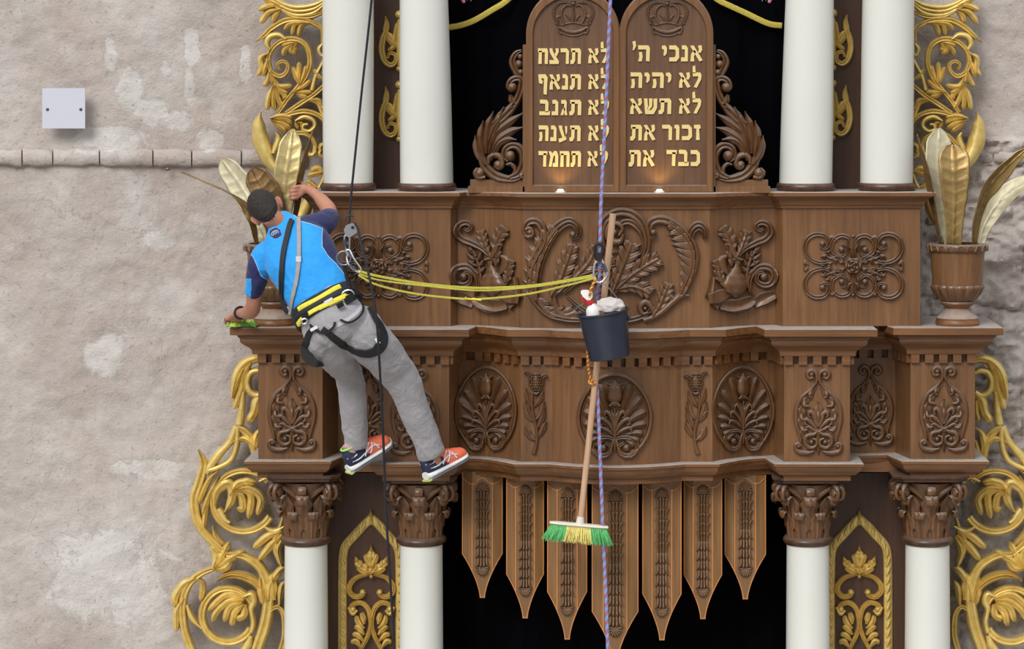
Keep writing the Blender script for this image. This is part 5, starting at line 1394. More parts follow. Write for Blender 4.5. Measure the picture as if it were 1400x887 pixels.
# hands
def finger(mb, pts, r0, r1):
    c = cr(pts, 12); mb.tube(c, [r0 + (r1 - r0) * i / 11 for i in range(12)], 10); mb.ball(c[-1], r1, 10, 6); mb.ball(c[0], r0, 10, 6)
def palm_blob(mb, pa, pb, wd, up, th):
    """slab between wrist pa and knuckle line centre pb"""
    ax = (pb - pa); w_ = up.normalized() * wd; t_ = ax.cross(up).normalized() * th
    loft(mb, [(pa, w_ * .62, t_ * .95), (pa + ax * .5, w_ * .92, t_ * 1.1), (pb, w_ * 1.0, t_ * .85)], 20, 2.6, 4)
# right hand: fist closed round the edge-on leaf
wr = P(419, 259, -.035); kn = P(408.5, 262, -.04)
up = Vector((.25, 0, 1))
palm_blob(b, wr, kn, .040, up, .016)
for i, (dz, ln) in enumerate(((.030, 1.0), (.010, 1.08), (-.011, 1.0), (-.031, .82))):
    k0 = kn + Vector((dz * .2, -.004, dz))
    finger(b, [k0, k0 + Vector((-.030 * ln, -.012, -.006)), k0 + Vector((-.046 * ln, .022, -.010)), k0 + Vector((-.026 * ln, .052 * ln, -.012)), k0 + Vector((-.006, .052 * ln, -.012))], .0105, .0085)
th0 = P(415, 256, -.02)
finger(b, [th0, th0 + Vector((-.012, .02, .022)), th0 + Vector((-.036, .035, .020)), th0 + Vector((-.052, .028, .008))], .0125, .0095)
# left hand: pressing a cloth on the ledge top
wl = P(325, 429, -.105); kl = Vector((P(319, 434, -.05).x, -.045, ZT + .042))
palm_blob(b, wl, kl, .038, Vector((.8, .35, -.25)), .015)
for i, (dx, ln) in enumerate(((-.031, .85), (-.011, 1.0), (.010, 1.08), (.030, .95))):
    k0 = kl + Vector((dx, dx * .35, -dx * .2))
    finger(b, [k0, k0 + Vector((-.012, .032 * ln, .004)), k0 + Vector((-.018, .058 * ln, -.010)), Vector((k0.x - .020, k0.y + .070 * ln, ZT + .020))], .0105, .0085)
t0 = wl.lerp(kl, .45) + Vector((.028, .0, -.004))
finger(b, [t0, t0 + Vector((.016, .018, -.008)), t0 + Vector((.016, .042, -.016)), t0 + Vector((.008, .060, -.022))], .0125, .0095)
body, bvh_body = organic(b, 'body', M['skin'], man, .0045, 4)
# eyes
for g in (-1, 1):
    mb = MB(); mb.ball(hp(g * .030, .0, .083), .0125, 12, 8, (1, 1, 1), hrot()); mb.build('eye', plain('eye_white', (225, 220, 214), .2), man)
# hair
mb = MB(); rows = []
def hair_r(d):   # d: unit direction in head frame (r,u,f)
    return Vector((d.x * .083, d.y * (.106 if d.y > 0 else .098), d.z * .102))
for i in range(61):
    th = PI * i / 60 * .66; row = []
    for j in range(110):
        ph = 2 * PI * j / 110
        fr = math.cos(ph)                                     # towards the face
        lim = (.60 - .24 * max(0, fr) ** .8 + .20 * max(0, -fr) ** 1.2 - .09 * math.exp(-((abs(math.sin(ph)) - 1) / .12) ** 2)) * PI + .03 * noise.noise(Vector((ph * 6, 1, 0)))
        t2 = th / (.66 * PI) * lim
        d = Vector((math.sin(t2) * math.sin(ph), math.cos(t2), math.sin(t2) * math.cos(ph)))
        if d.y < 0: k_ = 1 / max(.55, math.sqrt(1 - d.y * d.y)); k_ = 1 + (k_ - 1) * .75 * max(0, -fr); d = Vector((d.x * (1 + (k_ - 1) * .2), d.y, d.z * k_))
        q = hair_r(d); edge = 1 - max(0, (i - 50) / 10) * .13
        nz = 1 + .03 * noise.noise(d * 9) + .03 * noise.noise(d * 45)
        row.append(hp(q.x * edge * nz, .022 + q.y * edge * nz * (1.55 if q.y < 0 else 1), q.z * edge * nz))
    rows.append(row)
mb.quad_grid(rows, closed_u=True); mb.build('hair', M['hair'], man, smooth=80)

# ---- shirt
b = MB()
loft(b, [sec(379.5, 295.5, -.405, 15, .066), sec(382.5, 299.5, -.41, 16.5, .068), sec(387, 307, -.42, 22, .072), sec(392, 317, -.43, 35, .088), sec(398, 328, -.445, 45, .105), sec(406, 343, -.47, 49, .122), sec(416, 362, -.505, 49.5, .128), sec(428, 384, -.54, 46.5, .124), sec(440, 406, -.575, 43.5, .12), sec(447, 419, -.59, 42, .118)], 40)
limb(b, [(404, 325, -.43, .085), (422, 315, -.42, .083), (438, 307.5, -.38, .076), (446, 302, -.33, .066), (450, 299, -.285, .060)])
limb(b, [(386, 340, -.43, .085), (367, 350, -.43, .083), (356, 364, -.425, .075), (350, 385, -.41, .060), (348.5, 396, -.40, .054)])
RL = [(399, 292), (409, 303), (424, 306), (441, 312), (440, 325), (440, 337), (448, 349), (460, 361), (470, 376), (478, 392), (492, 420)]
LL = [(331, 336), (346, 350), (352, 364), (357, 377), (366, 383), (375, 394), (380, 410), (384, 432)]
def sd(p, line, sgn):
    best = 1e9; s_ = 1
    for a, c in zip(line[:-1], line[1:]):
        dx, dy = c[0] - a[0], c[1] - a[1]; l2 = dx * dx + dy * dy; t = max(0, min(1, ((p[0] - a[0]) * dx + (p[1] - a[1]) * dy) / l2))
        qx, qy = a[0] + dx * t - p[0], a[1] + dy * t - p[1]; d = math.hypot(qx, qy)
        if d < best: best = d; s_ = 1 if (dx * (p[1] - a[1]) - dy * (p[0] - a[0])) * sgn > 0 else -1
    return best * s_
def shirt_post(me):
    at = me.attributes.new('zone', 'FLOAT', 'POINT'); vals = []
    nrm = [v.normal.copy() for v in me.vertices]
    for v in me.vertices:
        p = to_px(v.co); z = max(sd(p, RL, -1), sd(p, LL, 1))
        if math.hypot(p[0] - 377, p[1] - 319) < 8: z = max(z, 8 - math.hypot((p[0] - 377) * .8 + (p[1] - 319) * .5, (p[1] - 319) * .8 - (p[0] - 377) * .3) )
        if p[0] < 350 and p[1] > 380 and p[0] < 343.5: z = -1
        vals.append(z)
        q = v.co
        w_ = noise.noise(Vector((q.x * 9, q.y * 5, q.z * 4))) * .006 + noise.noise(Vector((q.x * 6 + q.z * 14, q.y * 4, q.z * 6 - q.x * 12))) * .004
        w_ += .006 * (.5 - abs(noise.noise(Vector((q.x * 16 + q.z * 7, q.y * 8, q.z * 9 - q.x * 5)))) * 2) * max(0, min(1, (p[1] - 340) / 40))
        v.co += nrm[v.index] * w_
    at.data.foreach_set('value', vals)
shirt, bvh_shirt = organic(b, 'shirt', M['shirt'], man, .0055, 6, shirt_post)
# ---- trousers
b = MB()
loft(b, [sec(439, 405, -.58, 41, .112), sec(445, 418, -.595, 41.5, .116), sec(452, 432, -.61, 44, .13), sec(460, 446, -.62, 47.5, .142), sec(468, 460, -.62, 47.5, .142), sec(474, 472, -.61, 40, .12)], 36)
limb(b, [(447, 452, -.60, .11), (453, 470, -.56, .112), (463, 488, -.45, .098), (475, 508, -.29, .083), (480, 525, -.25, .075), (483, 550, -.24, .074), (485.5, 580, -.21, .068), (487, 607, -.19, .064)])
limb(b, [(492, 448, -.60, .12), (504, 466, -.57, .122), (524, 486, -.50, .108), (542, 508, -.42, .095), (552, 524, -.395, .088), (563, 550, -.36, .084), (576, 582, -.31, .078), (588, 616, -.265, .077)])
def tr_post(me):
    kneeL, kneeR = P(475, 508, -.36), P(549, 515, -.46)
    nrm = [v.normal.copy() for v in me.vertices]
    for v in me.vertices:
        q = v.co; px, py = to_px(q)
        w_ = noise.noise(Vector((q.x * 5, q.y * 5, q.z * 7))) * .008
        amp = .3 + .9 * math.exp(-((py - 512) / 26) ** 2) + .8 * math.exp(-((py - 600) / 26) ** 2) + .9 * math.exp(-((py - 478) / 14) ** 2)
        f1 = noise.noise(Vector((q.x * 4, q.y * 4, q.z * 12 + q.x * 9))); f2 = noise.noise(Vector((q.x * 6 + 4, q.y * 4, q.z * 18 - q.x * 14)))
        w_ += amp * (.0060 * (1 - 2.2 * abs(f1)) + .0016 * (1 - 2.5 * abs(f2)) - .003)
        # cut hems flat
        v.co += nrm[v.index] * w_
    # clean straight hems
    for v in me.vertices:
        for c, ax in ((P(487, 611, -.185), Vector((.05, .25, -1))), (P(589.5, 621, -.26), Vector((.36, .3, -.88)))):
            ax = ax.normalized(); d = (v.co - c).dot(ax)
            if d > 0 and (v.co - c).length < .14: v.co -= ax * d
trs, bvh_tr = organic(b, 'trousers', M['trousers'], man, .006, 6, tr_post)

def drape(pts, bvhs, off=.006, n=40):
    """run a strap through facade points, lying on the clothed body"""
    c = cr([(p[0], p[1], 0) for p in pts], n); out = []; last = None
    for q in c:
        o_ = P(q.x, q.y, -1.4); d = (o_ - CAMP).normalized(); hit = None
        for bv in bvhs:
            h = bv.ray_cast(o_, d)
            if h[0] is not None and (hit is None or h[3] < hit[3]): hit = h
        if hit is not None: last = hit[0] - d * off; nn = hit[1]
        else:
            last = P(q.x, q.y, last.y if last is not None else -.6); nn = Vector((0, -1, 0))
        out.append((last.copy(), nn if nn.y < 0 else -nn))
    # relax
    pos = [o[0] for o in out]
    for _ in range(2): pos = [pos[0]] + [(pos[i - 1] + pos[i] * 2 + pos[i + 1]) / 4 for i in range(1, n - 1)] + [pos[-1]]
    return pos, [o[1] for o in out]
def strap(mb, pts, w, th, bvhs=None, off=.006, n=40):
    if bvhs: pos, nn = drape(pts, bvhs, off, n)
    else: pos = cr(pts, n); nn = [Vector((0, -1, 0))] * n
    rows = []
    for i, p in enumerate(pos):
        tg = (pos[min(i + 1, n - 1)] - pos[max(i - 1, 0)]).normalized(); nr = (nn[i] - tg * nn[i].dot(tg)).normalized(); sd_ = tg.cross(nr)
        W = ev(w, i / (n - 1))
        rows.append([p + sd_ * W + nr * 0, p + sd_ * W * .92 + nr * th, p - sd_ * W * .92 + nr * th, p - sd_ * W, p - sd_ * W * .9 - nr * th * .6, p + sd_ * W * .9 - nr * th * .6])
    rows.insert(0, [rows[0][0].lerp(rows[0][3], .5)] * 6); rows.append([rows[-1][0].lerp(rows[-1][3], .5)] * 6)
    mb.quad_grid(rows, closed_u=True)
BV = [bvh_shirt, bvh_tr]
# pocket seams on the trousers
mb = MB(); strap(mb, [(452, 449), (470, 440), (487, 428), (495, 418)], .010, .0015, [bvh_tr], .002, 24); mb.build('waistband', plain('pale_waistband', (188, 186, 190), .8), man)
# ---- harness
har = thing('climbing_harness', 'black and yellow climbing harness buckled round the climber\'s waist and thighs', 'harness', P(445, 430, -.7))
def ringband(mb, h0, h1, off, t0=0, t1=360, n=60, dh=None):
    T = Vector((.47, -.30, -.83)).normalized(); c0 = P(444, 414, -.59); a = A.normalized(); bb = a.cross(T).normalized()
    if bb.y > 0: bb = -bb
    rows = []
    for i in range(n + 1):
        th = math.radians(t0 + (t1 - t0) * i / n); e = (dh(th) if dh else 0)
        x, y = math.cos(th), math.sin(th); x = math.copysign(abs(x) ** .87, x); y = math.copysign(abs(y) ** .87, y)
        def pt(h, o): return c0 + T * (h + e) + a * x * (43 * S + o + .06 * h) + bb * y * (.120 + o + .10 * h)
        rows.append([pt(h0, -.012), pt(h0, off - .004), pt(h0 + .006, off), pt(h1 - .006, off), pt(h1, off - .004), pt(h1, -.012)])
    mb.quad_grid(rows, closed_u=True)
mb = MB(); ringband(mb, -.028, .066, .016); mb.build('waist_belt', M['webbing'], har, smooth=60)
mb = MB(); ringband(mb, -.018, .012, .0180, 50, 128, 30, lambda t: .004 * math.sin(t * 5)); mb.build('reflective_stripe', M['yellow_web'], har)
mb = MB(); ringband(mb, .035, .064, .0180, 42, 150, 34, lambda t: -.004 * math.sin(t * 4)); mb.build('reflective_stripe', M['yellow_web'], har)
mb = MB(); ringband(mb, .010, .037, .0205, 20, 175, 40); mb.build('belt_webbing', M['webbing'], har)
leg = MB(); strap(leg, [(441, 449), (455, 461), (473, 474), (494, 483), (512, 481), (523, 468), (522, 450), (512, 433), (505, 420)], [.014, .02, .022, .022, .026, .034, .034, .024, .016], .006, BV, .008, 60); leg.build('leg_loop', M['webbing'], har)
leg = MB(); strap(leg, [(428, 447), (421, 460), (418, 474), (421, 488), (430, 496), (440, 498)], [.012, .018, .026, .03, .024, .014], .006, BV, .010, 40); leg.build('leg_loop', M['webbing'], har)
mb = MB(); strap(mb, [(424, 444), (433, 452), (445, 455), (456, 447), (458, 440)], .007, .004, BV, .014, 30); mb.build('gear_loop', M['webbing'], har)
mb = MB(); strap(mb, [(465, 437), (478, 441), (492, 432), (497, 420), (490, 408)], .006, .004, BV, .016, 30); mb.build('gear_loop', M['webbing'], har)
def ringat(mb, px, py, Y, r, t, sx=1.0, sy=1.0, rot=0, n=28):
    c = P(px, py, Y); cs, sn = math.cos(rot), math.sin(rot)
    pts = []
    for i in range(n + 1):
        a_ = 2 * PI * i / n; x, z = r * sx * math.cos(a_), r * sy * math.sin(a_)
        pts.append(c + Vector((x * cs - z * sn, 0, x * sn + z * cs)))
    mb.tube(pts, t, 8, cap=False)
hit = lambda x, y, o: drape([(x, y), (x + .5, y)], BV, o, 4)[0][1]
for (x, y, rr) in ((475, 404, .034), (416, 439, .016)):
    mb = MB(); h = hit(x, y, .035); ringat(mb, x, y, h.y, rr, .0045, 1, .8, .5); mb.build('side_ring', M['alu'], har)
for x, y, s_ in ((417, 431, .02), (478, 408, .03), (465, 417, .018)):
    mb = MB(); h = hit(x, y, .03); mb.obox(h, A * s_, Vector((0, .007, 0)), Vector((-.486, 0, .874)) * s_ * .7); mb.build('buckle', plain('black_buckle', (16, 16, 18), .35), har)
for x, y, w_, h_ in ((449, 411, 6, 2), (429, 449, 5, 2), (516, 466, 2, 4)):
    mb = MB(); h = hit(x, y, .026); mb.obox(h, A * w_ * S, Vector((0, .003, 0)), Vector((-.486, 0, .874)) * h_ * S); mb.build('white_tag', plain('tag_white', (220, 220, 222), .6), har)
# shoulder straps (worn slings)
t = tag(None or (lambda m_: (strap(m_, [(398, 299), (395, 306), (391, 322), (386, 345), (383.5, 375), (383, 400), (387, 418), (393, 429)], .0085, .005, BV, .008, 60), strap(m_, [(401, 301), (398, 308), (394, 324), (389, 347), (386.5, 377), (386, 402), (390, 419), (396, 429)], .006, .006, BV, .012, 60), m_.build('shoulder_sling', M['webbing']))[2])(MB()), 'doubled black sling running from the climber\'s neck down his back to the belt', 'strap'); recentre(t)
m_ = MB(); strap(m_, [(408, 297), (408.5, 306), (409, 330), (408.5, 354), (406, 380), (402, 398), (399, 412), (397, 430)], .0115, .004, BV, .009, 60)
o = m_.build('shoulder_sling', M['grey_web']); recentre(o); tag(o, 'grey webbing sling over the climber\'s right shoulder blade down to the belt', 'strap')
m_ = MB(); p, n_ = drape([(408.2, 352), (408, 358)], BV, .016, 4); m_.obox(p[1], Vector((.013, 0, 0)), Vector((0, .004, 0)), Vector((0, 0, .014))); m_.build('sewn_tag', plain('tag_light', (210, 208, 205), .6), None)
tgo = bpy.data.objects['sewn_tag']; tgo.parent = o; tgo.data.transform(Matrix.Translation(-o.location))
# collar badge
m_ = MB(); p, n_ = drape([(375, 318), (377, 319)], BV, .004, 4); ringat(m_, 376, 318.5, p[1].y, .017, .0022, 1.15, .7, .45); ringat(m_, 376, 318.5, p[1].y - .001, .008, .002, 1.3, .6, .45); m_.build('collar_badge', plain('badge_white', (190, 205, 225), .6), man)
# watch
mb = MB(); wc = P(328.5, 427.5, -.145); axw = (P(325, 429, -.105) - P(333, 428, -.20)).normalized(); u = axw.orthogonal().normalized(); v_ = axw.cross(u)
mb.tube([wc + (u * math.cos(2 * PI * i / 24) + v_ * math.sin(2 * PI * i / 24)) * .031 for i in range(25)], .0075, 8, cap=False); mb.build('wristband', plain('dark_band', (30, 30, 46), .5), man)

# ---- socks and shoes
def shoe(label, heel, toe, upv, px_anchor):
    t = thing('running_shoe', label, 'shoe', heel)
    F = (toe - heel); Ls = .285; F = F.normalized(); U = (upv - F * upv.dot(F)).normalized(); R_ = F.cross(U).normalized()
    W = lambda x, y, z: heel + F * x + R_ * y + U * z
    xs = [0, .012, .04, .08, .13, .18, .225, .26, .28, .287]
    hw = [.022, .036, .042, .041, .043, .050, .053, .048, .034, .014]
    tp = [.112, .130, .136, .132, .122, .104, .090, .078, .064, .046]
    def body(mb, z0, zt, grow, n=24, tops=None, x0=0, x1=9):
        rows = []
        for i in range(37):
            t_ = i / 36; X = ev(xs, t_) if False else xs[min(int(t_ * 9), 8)] + (xs[min(int(t_ * 9), 8) + 1] - xs[min(int(t_ * 9), 8)]) * (t_ * 9 - min(int(t_ * 9), 8))
            w_ = ev(hw, t_) + grow; top = (ev(tp, t_) if tops is None else ev(tops, t_)); row = []
            for j in range(n):
                a_ = 2 * PI * j / n; cx_, sz = math.cos(a_), math.sin(a_)
                cx_ = math.copysign(abs(cx_) ** .75, cx_); sz = math.copysign(abs(sz) ** .8, sz)
                zc = (z0 + top) / 2; hz = (top - z0) / 2
                narrow = 1 - .28 * max(0, sz) * (1 if t_ < .55 else .5)
                row.append(W(X * (1 + 0) + (grow if i == 36 else (-grow if i == 0 else 0)), w_ * cx_ * narrow, zc + hz * sz))
            rows.append(row)
        rows.insert(0, [sum(rows[0], Vector()) / n] * n); rows.append([sum(rows[-1], Vector()) / n] * n)
        mb.quad_grid(rows, closed_u=True)
    mb = MB(); body(mb, .02, None, 0)
    # navy at the heel, orange from the laces forward
    navy, orange = plain('navy_mesh', (34, 40, 66), .7, 0, 90, .2, .3, 300), plain('orange_mesh', (240, 120, 84), .7, 0, 90, .1, .3, 300)
    cl = []
    for f_ in mb.f:
        c = sum((Vector(mb.v[i]) for i in f_), Vector()) / len(f_) - heel
        cl.append(1 if c.dot(F) + .5 * c.dot(U) > .155 else 0)
    mb.m = cl; mb.build('upper', [navy, orange], t, smooth=70)
    mb = MB(); body(mb, .008, 0, .006, tops=[.050, .048, .044, .040, .037, .036, .036, .037, .040, .044]); mb.build('midsole', plain('white_foam', (226, 226, 224), .6), t, smooth=50)
    mb = MB(); body(mb, -.004, 0, .004, tops=[.016] * 10); mb.build('outsole', plain('grey_rubber', (108, 112, 120), .6), t, smooth=50)
    mb = MB(); mb.obox(W(.01, 0, .004), F * .022, R_ * .032, U * .005); mb.build('heel_pad', plain('lime_rubber', (190, 205, 110), .6), t)
    wh, lime, red = plain('white_trim', (225, 228, 235), .5), plain('lime_trim', (160, 220, 110), .5), plain('dark_lace', (30, 26, 60), .6)
    for s_ in (-1, 1):
        mb = MB()
        Wd = lambda x, z: W(x, s_ * (ev(hw, min(1, x / .287)) * (1 - .2 * max(0, (z - .06) / .07)) + .002), z)
        for p in ([(.10, .05), (.125, .08), (.15, .108)], [(.135, .05), (.155, .075), (.165, .10)], [(.02, .062), (.06, .058), (.11, .066), (.16, .08), (.2, .062)], [(.19, .048), (.18, .075), (.172, .09)], [(.005, .09), (.03, .082), (.06, .086)]):
            mb.tube(cr([Wd(x, z) for x, z in p], 14), .0035, 6)
        mb.build('side_stripes', wh, t)
    mb = MB(); pts = []
    for i in range(25):
        a_ = 2 * PI * i / 24; pts.append(W(.055 + .05 * math.cos(a_), .032 * math.sin(a_), .133 - .004 * math.cos(a_)))
    mb.tube(pts, .0055, 8, cap=False); mb.build('collar_trim', lime, t)
    mb = MB()
    for k_ in range(5):
        x = .115 + .02 * k_; z = .130 - .0105 * k_; mb.tube([W(x, -.02, z - .006), W(x + .005, 0, z), W(x + .01, .02, z - .008)], .0035, 6)
        mb.tube([W(x, .02, z - .006), W(x + .005, 0, z + .001), W(x + .01, -.02, z - .008)], .0035, 6)
    mb.ball(W(.11, 0, .138), .009, 8, 6); mb.tube(cr([W(.11, 0, .138), W(.10, .025, .15), W(.09, .034, .128)], 8), .003, 6); mb.build('laces', red, t)
    return W
hR = P(585, 657, -.285); tR = P(635, 628, -.105)
WR = shoe('orange and navy running shoe on the climber\'s outstretched right foot, lower right', hR, tR, Vector((-.30, -.1, 1)), None)
hL = P(479, 646, -.20); tL = P(519, 618, -.09)
WL = shoe('orange and navy running shoe on the climber\'s bent left leg, between the piers', hL, tL, Vector((-.05, -.1, 1)), None)
for W_, top, in ((WR, P(592, 618, -.265)), (WL, P(488, 607, -.18))):
    mb = MB(); mb.tube([W_(.055, 0, .10), W_(.052, 0, .13), W_(.05, 0, .15).lerp(top, .5), top], [.036, .036, .040, .044], 20); mb.build('sock', plain('pink_grey_sock', (186, 150, 156), .8, 0, 60, .2), man)
# ================================================================== ropes, slings, bucket, broom
def single(name, mb, mat, label, cat, smooth=60, group=None):
    o = mb.build(name, mat, smooth=smooth); recentre(o); return tag(o, label, cat, group)
def rope_pts(l, n): return cr([tuple(P(*q)) for q in l], n)
mb = MB(); mb.tube(rope_pts([(512, -60, -.62), (508, 0, -.63), (493, 140, -.65), (480, 268, -.68), (478, 300, -.70), (477, 316, -.70)], 60), .0062, 8)
single('climbing_rope', mb, M['rope_black'], 'taut black climbing rope running from the top down to the climber\'s rope clamp', 'rope')
mb = MB(); mb.tube(rope_pts([(485, 305, -.72), (489, 312, -.74), (494, 335, -.80), (503, 370, -.86), (511, 410, -.90), (516, 450, -.90), (520, 520, -.86), (524, 600, -.80), (528, 700, -.74), (534, 800, -.7), (541, 910, -.66)], 90), .0066, 8)
single('climbing_rope', mb, M['rope_black'], 'slack black rope end hanging from the clamp down past the climber\'s legs', 'rope')
# rope clamp with its carabiners
t = thing('rope_clamp', 'silver metal rope clamp on the black rope beside the climber\'s shoulder', 'clamp', P(482, 330, -.71))
mb = MB(); pts = [(473, 308), (480, 305), (487, 306), (490, 311), (488, 318), (482, 322), (478, 325), (472, 321), (470, 314)]
for Yc in (-.725, -.69):
    F_ = [P(a, b_, Yc) for a, b_ in pts]; Bk = [P(a, b_, Yc + .006) for a, b_ in pts]
    mb.quad_grid([F_, Bk], closed_u=True); mb.face(F_); mb.face(Bk)
mb.build('cam_plate', M['alu'], t, smooth=30)
mb = MB(); mb.lathe(P(482, 311, -.735), [(0, .0), (.008, 0), (.008, .05), (0, .05)], 14, Vector((0, 1, 0))); mb.build('rivet', plain('dark_rivet', (40, 42, 50), .4, .5), t)
mb = MB(); mb.tube(rope_pts([(472, 302, -.70), (473, 296, -.70), (480, 294, -.70), (484, 297, -.70)], 10), .004, 6); mb.build('spring_latch', plain('dark_rivet', (60, 62, 70), .4, .5), t)
def carabiner(label, l, gate, rad=.0055):
    t = thing('carabiner', label, 'carabiner', P(*l[0]))
    mb = MB(); mb.tube(cr([tuple(P(*q)) for q in l], 44), rad, 10); mb.build('frame', M['alu'], t)
    mb = MB(); mb.tube([P(*gate[0]), P(*gate[1])], rad * 1.35, 10); mb.build('gate', plain('gate_dark', (90, 96, 112), .3, .7), t)
carabiner('silver carabiner hanging straight below the rope clamp', [(473, 340, -.705), (471, 330, -.71), (472, 322, -.71), (477, 322, -.71), (478, 332, -.71), (477, 345, -.70), (474, 347, -.70), (471, 341, -.705)], [(471.5, 327, -.71), (472, 338, -.71)], .005)
mb = MB(); ringat(mb, 470, 353, -.72, .036, .0055); single('metal_ring', mb, plain('dull_steel_ring', (130, 132, 138), .35, .8), 'round dull steel ring between two silver carabiners', 'ring')
carabiner('silver carabiner lying diagonally, holding the yellow slings at the climber\'s side', [(476, 348, -.73), (473, 343, -.73), (478, 342, -.73), (484, 354, -.74), (493, 367, -.74), (492, 372, -.74), (486, 370, -.74), (477, 362, -.74), (474, 352, -.73), (476, 348, -.73)], [(478, 362, -.74), (486, 369, -.74)])
mb = MB(); mb.tube(rope_pts([(470, 362, -.72), (474, 378, -.71), (478, 392, -.70), (474, 402, -.70)], 14), .010, 8); single('lanyard', mb, M['webbing'], 'short black lanyard from the steel ring down to the belt ring', 'strap')
M['sling'] = plain('pale_yellow_webbing', (206, 200, 84), .6, 0, 60, .12, .3, 300)
# yellow slings
def sling(l, label, w=.0075):
    m_ = MB(); pos = rope_pts(l, 60); rows = []
    for i, p in enumerate(pos):
        tg = (pos[min(i + 1, 59)] - pos[max(i - 1, 0)]).normalized(); up_ = Vector((0, -.35, 1)); up_ = (up_ - tg * up_.dot(tg)).normalized() * w; nn = tg.cross(up_).normalized() * .0018
        rows.append([p + up_ + nn, p - up_ + nn, p - up_ - nn, p + up_ - nn])
    m_.quad_grid(rows, closed_u=True); single('yellow_sling', m_, M['sling'], label, 'strap', group='yellow slings from the climber to the bucket')
sling([(489, 370, -.745), (520, 378, -.72), (580, 388, -.66), (650, 393.5, -.6), (720, 391, -.55), (770, 384, -.5), (813, 376, -.47)], 'topmost yellow sling, sagging least between the climber and the bucket carabiner', .0058)
sling([(491, 374, -.745), (520, 383, -.72), (590, 391.5, -.66), (655, 397, -.6), (720, 393, -.55), (775, 385, -.5), (814, 377.5, -.475)], 'middle yellow sling, just under the topmost, between climber and bucket', .0036)
sling([(490, 376, -.75), (515, 389, -.73), (560, 400, -.68), (610, 406.5, -.63), (657, 408.5, -.6), (720, 402, -.55), (775, 390, -.5), (815, 379.5, -.48)], 'lowest yellow sling, sagging deepest between the climber and the bucket', .0046)
mb = MB(); mb.tube(rope_pts([(636, 406.5, -.625), (640, 408.5, -.62), (658, 410, -.61)], 8), .0045, 6); mb.ball(P(648, 408.5, -.612), .006, 8, 6, (2, 1, 1)); single('sling_tail', mb, M['yellow_web'], 'small yellow knot tail on the lowest sagging sling', 'strap')

# striped rope: twisted strands of three colours
def twisted(l, n, r, pitch, cols, label, kinds='striped_rope'):
    t = thing(kinds, label, 'rope', P(*l[-1])); pos = rope_pts(l, n); ln = sum((b_ - a_).length for a_, b_ in zip(pos[:-1], pos[1:]))
    for k_, (c, nm) in enumerate(cols):
        pts = []
        for i, p in enumerate(pos):
            tg = (pos[min(i + 1, n - 1)] - pos[max(i - 1, 0)]).normalized(); u = Vector((0, 1, 0)); u = (u - tg * u.dot(tg)).normalized(); v_ = tg.cross(u)
            a_ = 2 * PI * (i / n * ln / pitch + k_ / len(cols)); pts.append(p + (u * math.cos(a_) + v_ * math.sin(a_)) * r * .55)
        mb = MB(); mb.tube(pts, r * .62, 6); o = mb.build('strand', plain(nm, c, .7, 0, 120, .15), t); o['label'] = nm.replace('_', ' ')
blue2 = ((140, 160, 210), 'light_blue_strand')
blue, white_, red_, yel = ((112, 138, 200), 'pale_blue_strand'), ((176, 186, 214), 'whitish_strand'), ((196, 84, 66), 'red_strand'), ((226, 190, 60), 'yellow_strand')
twisted([(838, -60, -.42), (834.5, 0, -.42), (828, 150, -.43), (822.5, 260, -.44), (821, 300, -.44), (820, 350, -.44), (819, 385, -.42), (817, 405, -.36), (816, 440, -.31), (815, 500, -.30), (818, 560, -.30), (821, 640, -.30), (825, 740, -.30), (829, 830, -.30), (832, 920, -.30)],
        1000, .0085, .048, [blue, blue2, blue, red_], 'long blue rope flecked with red, hanging from the top and passing behind the bucket')
twisted([(815, 381, -.50), (811, 388, -.50), (807, 398, -.50), (806, 410, -.48), (808, 424, -.46)], 60, .0065, .026, [red_, yel], 'short red and yellow cord from the carabiner into the bucket', 'accessory_cord')
twisted([(803, 474, -.44), (804, 495, -.41), (806, 512, -.37), (810, 522, -.345), (815, 521, -.31), (812, 519, -.27), (806, 520, -.30), (807, 524, -.34), (814, 524, -.34)], 110, .0065, .026, [red_, yel], 'red and yellow cord hanging under the bucket and tied round the broom handle', 'accessory_cord')
# bucket carabiner and black loop
carabiner('large silver carabiner above the bucket with the yellow slings through it', [(817, 356, -.47), (813, 362, -.47), (811.5, 378, -.475), (814, 384, -.475), (821, 386, -.475), (828, 380, -.475), (830, 374, -.475), (824, 358, -.47), (820, 354, -.47), (816, 357, -.47)], [(825, 360, -.472), (829, 372, -.475)], .0068)
mb = MB()
for dx in (0,): mb.tube(rope_pts([(816, 355, -.465), (813.5, 345, -.465), (814, 336, -.465), (819, 332.5, -.465), (824, 337, -.465), (823.5, 346, -.465), (820, 355, -.465)], 30), .0085, 8)
mb.obox(P(819, 351, -.465), Vector((.016, 0, 0)), Vector((0, .012, 0)), Vector((0, 0, .022)))
single('rope_grab', mb, plain('black_rubber', (18, 18, 20), .5), 'black rope grab loop on the blue rope above the large carabiner', 'clamp')
